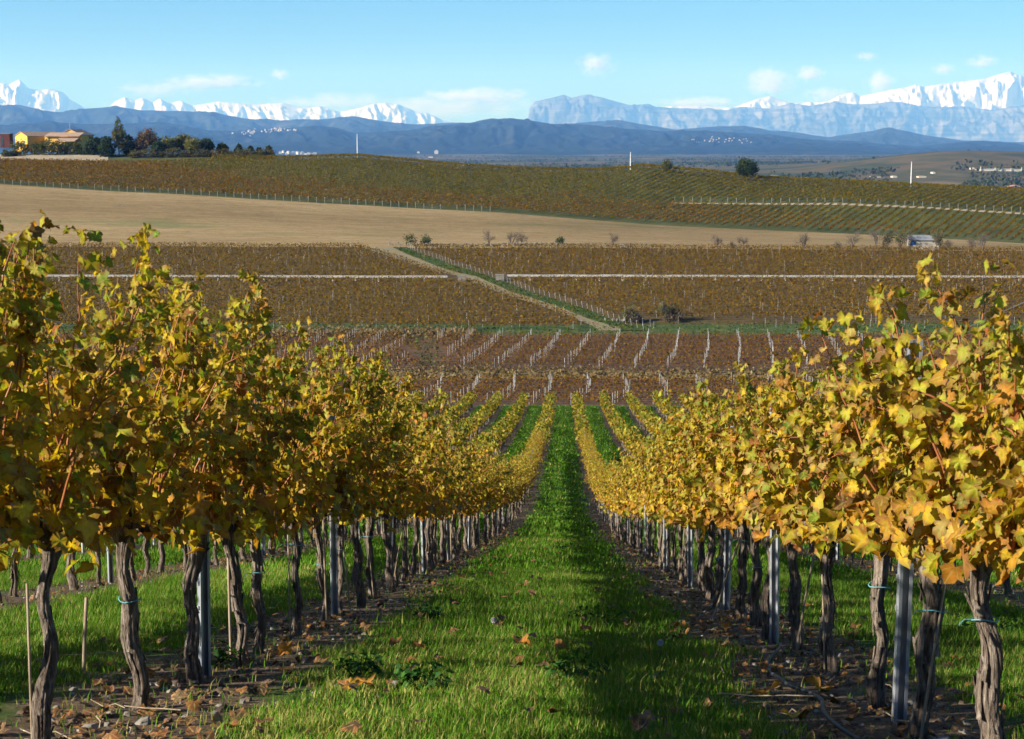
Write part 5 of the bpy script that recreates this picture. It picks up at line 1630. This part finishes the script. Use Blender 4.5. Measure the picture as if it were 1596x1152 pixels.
# broadleaf weeds
for i, (px, py, rad, lb) in enumerate(((938, 975, 0.30, 'dark broadleaf weed in the aisle right of centre'), (868, 858, 0.26, 'broadleaf weed in the middle of the aisle farther down'), (660, 1078, 0.16, 'broadleaf weed at the left edge of the aisle'), (900, 1062, 0.2, 'low dark weed near the front of the aisle'), (668, 970, 0.12, 'pale green round leaved weed by the left row'), (1545, 985, 0.3, 'leafy weed clump behind the right row'), (560, 1060, 0.14, 'small weed on the soil at lower left'), (330, 1040, 0.2, 'round leaved weed patch behind the left row'))):
    g = drop_xy(px, py)
    n = 80
    a = rng.uniform(0, 6.28, n); rr = 0.75 * rad * np.sqrt(rng.random(n))
    P = np.stack([np.cos(a) * rr, np.sin(a) * rr, 0.03 + rng.uniform(0, 0.08, n)], 1)
    nv = unit(np.stack([np.cos(a) * 0.4, np.sin(a) * 0.4, np.ones(n)], 1) + 0.35 * rng.normal(size=(n, 3))); tv = unit(np.stack([np.cos(a), np.sin(a), np.full(n, 0.1)], 1))
    mb = MB(); add_leaves(mb, P, frames(nv, tv), rng.uniform(0.018, 0.045, n), pick(n, [(0.035, 0.095, 0.02), (0.06, 0.14, 0.025)], [2, 1]), T_LOW)
    root = empty('weed', (g[0], g[1], float(near_z(g[1]))))
    mb.build('leaves', M['grass'], root)
    mb = MB()
    for q in range(0, n, 9):
        V, F = tube([(0, 0, -0.01), P[q] * 0.6 + np.array([0, 0, 0.0]), P[q]], 0.002, 4); mb.add(V, F)
    mb.build('stems', M['grass'], root)
    tag(root, lb, 'weed')
# dandelion clocks
for px, py, lb in ((768, 985, 'white dandelion seed head left of the aisle centre'), (1027, 1026, 'white dandelion seed head right of the aisle centre')):
    g = drop_xy(px, py + 14)
    z0 = float(near_z(g[1])); root = empty('dandelion', (g[0], g[1], z0))
    V, F = tube([(0, 0, 0), (0.004, 0, 0.06), (0.006, 0, 0.115)], 0.0022, 5); MB().add(V, F, (0.09, 0.12, 0.04)).build('stem', M['grass'], root)
    mb = MB(); d = unit(rng.normal(size=(170, 3)))
    for q in d:
        V, F = tube([np.array([0.006, 0, 0.13]), np.array([0.006, 0, 0.13]) + q * 0.010, np.array([0.006, 0, 0.13]) + q * 0.018], [0.0006, 0.0006, 0.0022], 3); mb.add(V, F)
    mb.build('seed_head', M['seedhead'], root)
    tag(root, lb, 'dandelion')

# ------------------------------------------------------------------ clouds
def cloud(px, py, wpx, hpx, dens, label, seed, D=80000.0, thr=0.52):
    c = pix(px, py, D)
    u = D / FPX
    m, nt, N, L, out = new_mat('cloud_vapour')
    co = objco(nt)
    ln = N.new('ShaderNodeVectorMath'); ln.operation = 'LENGTH'; L.new(co, ln.inputs[0])
    asp = wpx / hpx
    nz = noise_node(nt, mapping(nt, co, (1.5 * min(asp, 3.0), 1.2, 1.6), (seed * 3.1, seed * 1.7, seed * 0.9)), 1.0, 8, 0.68)
    f = mth(nt, 'ADD', mth(nt, 'SUBTRACT', 1.0, ln.outputs['Value']), mth(nt, 'MULTIPLY', mth(nt, 'SUBTRACT', nz, thr), 3.6))
    f = mth(nt, 'MULTIPLY', mth(nt, 'MINIMUM', mth(nt, 'MAXIMUM', mth(nt, 'MULTIPLY', f, mth(nt, 'SUBTRACT', 1.0, ln.outputs['Value'])), 0.0), 0.5), dens / (hpx * u))
    pv = N.new('ShaderNodeVolumePrincipled')
    pv.inputs['Color'].default_value = (0.94, 0.95, 0.96, 1)
    pv.inputs['Anisotropy'].default_value = 0.0
    L.new(f, pv.inputs['Density'])
    L.new(pv.outputs[0], out.inputs['Volume'])
    # unit ball
    nl, nm = 10, 16
    V = [(0, 0, 1)] + [(math.sin(math.pi * i / nl) * math.cos(2 * math.pi * j / nm), math.sin(math.pi * i / nl) * math.sin(2 * math.pi * j / nm), math.cos(math.pi * i / nl)) for i in range(1, nl) for j in range(nm)] + [(0, 0, -1)]
    mb = MB().add(V, [[1 + i * nm + j, 1 + (i + 1) * nm + j, 1 + (i + 1) * nm + (j + 1) % nm, 1 + i * nm + (j + 1) % nm] for i in range(nl - 2) for j in range(nm)])
    mb.F.append(np.array([[0, 1 + j, 1 + (j + 1) % nm] for j in range(nm)] + [[len(V) - 1, 1 + (nl - 2) * nm + (j + 1) % nm, 1 + (nl - 2) * nm + j] for j in range(nm)]))
    o = mb.build('cloud', m)
    o.location = c; o.scale = (wpx * u / 2, hpx * u / 2 * 1.2, hpx * u / 2)
    return tag(o, label, 'cloud')
for i, a in enumerate([(930, 101, 70, 40, 9, 'small grey cloud above the limestone massif'), (1200, 128, 90, 52, 9, 'grey white cloud above the snow ridge at right'), (1263, 115, 56, 30, 8, 'small round cloud right of the grey white cloud'), (1372, 128, 56, 46, 9, 'puffy cloud left of the high snowy peak'),
                       (328, 129, 190, 30, 9, 'long flat grey cloud above the left snow range'), (745, 150, 200, 34, 9, 'long low cloud bank left of the limestone massif'), (700, 168, 330, 44, 8, 'pale cloud bank behind the low hills at centre'), (520, 160, 240, 36, 5, 'faint cloud veil above the left snow range'), (1090, 160, 160, 22, 8, 'white cloud lying along the ridge right of the massif'), (1470, 108, 44, 22, 5, 'faint wisp left of the highest peak'), (1530, 96, 56, 26, 6, 'small wisp above the highest peak'), (1350, 88, 44, 16, 5, 'thin wisp high at right'), (1290, 148, 90, 30, 6, 'white mist on the snow ridge at right'), (240, 140, 160, 34, 4, 'faint veil over the gap in the left snow range'), (435, 116, 36, 22, 5, 'tiny faint wisp high at left')]):
    cloud(a[0], a[1], a[2] * 1.12, a[3] * 1.12, a[4] * 0.55, a[5], 11 + i)

# ------------------------------------------------------------------ haze
hv = boxv((0, 36000, 1500), (81000, 73000, 3200))
hz_o = MB().add(hv, BOXF).build('haze', None, None, False)
m, nt, N, L, out = new_mat('haze_air')
pv = N.new('ShaderNodeVolumePrincipled')
pv.inputs['Color'].default_value = (0.17, 0.42, 1.0, 1)
pv.inputs['Absorption Color'].default_value = (1, 1, 1, 1)
pv.inputs['Density'].default_value = 3.4e-5
pv.inputs['Anisotropy'].default_value = 0.0
L.new(pv.outputs[0], out.inputs['Volume'])

hz_o.data.materials.append(m)
tag(hz_o, 'blue aerial haze over the distant hills and mountains', 'haze', kind='stuff')
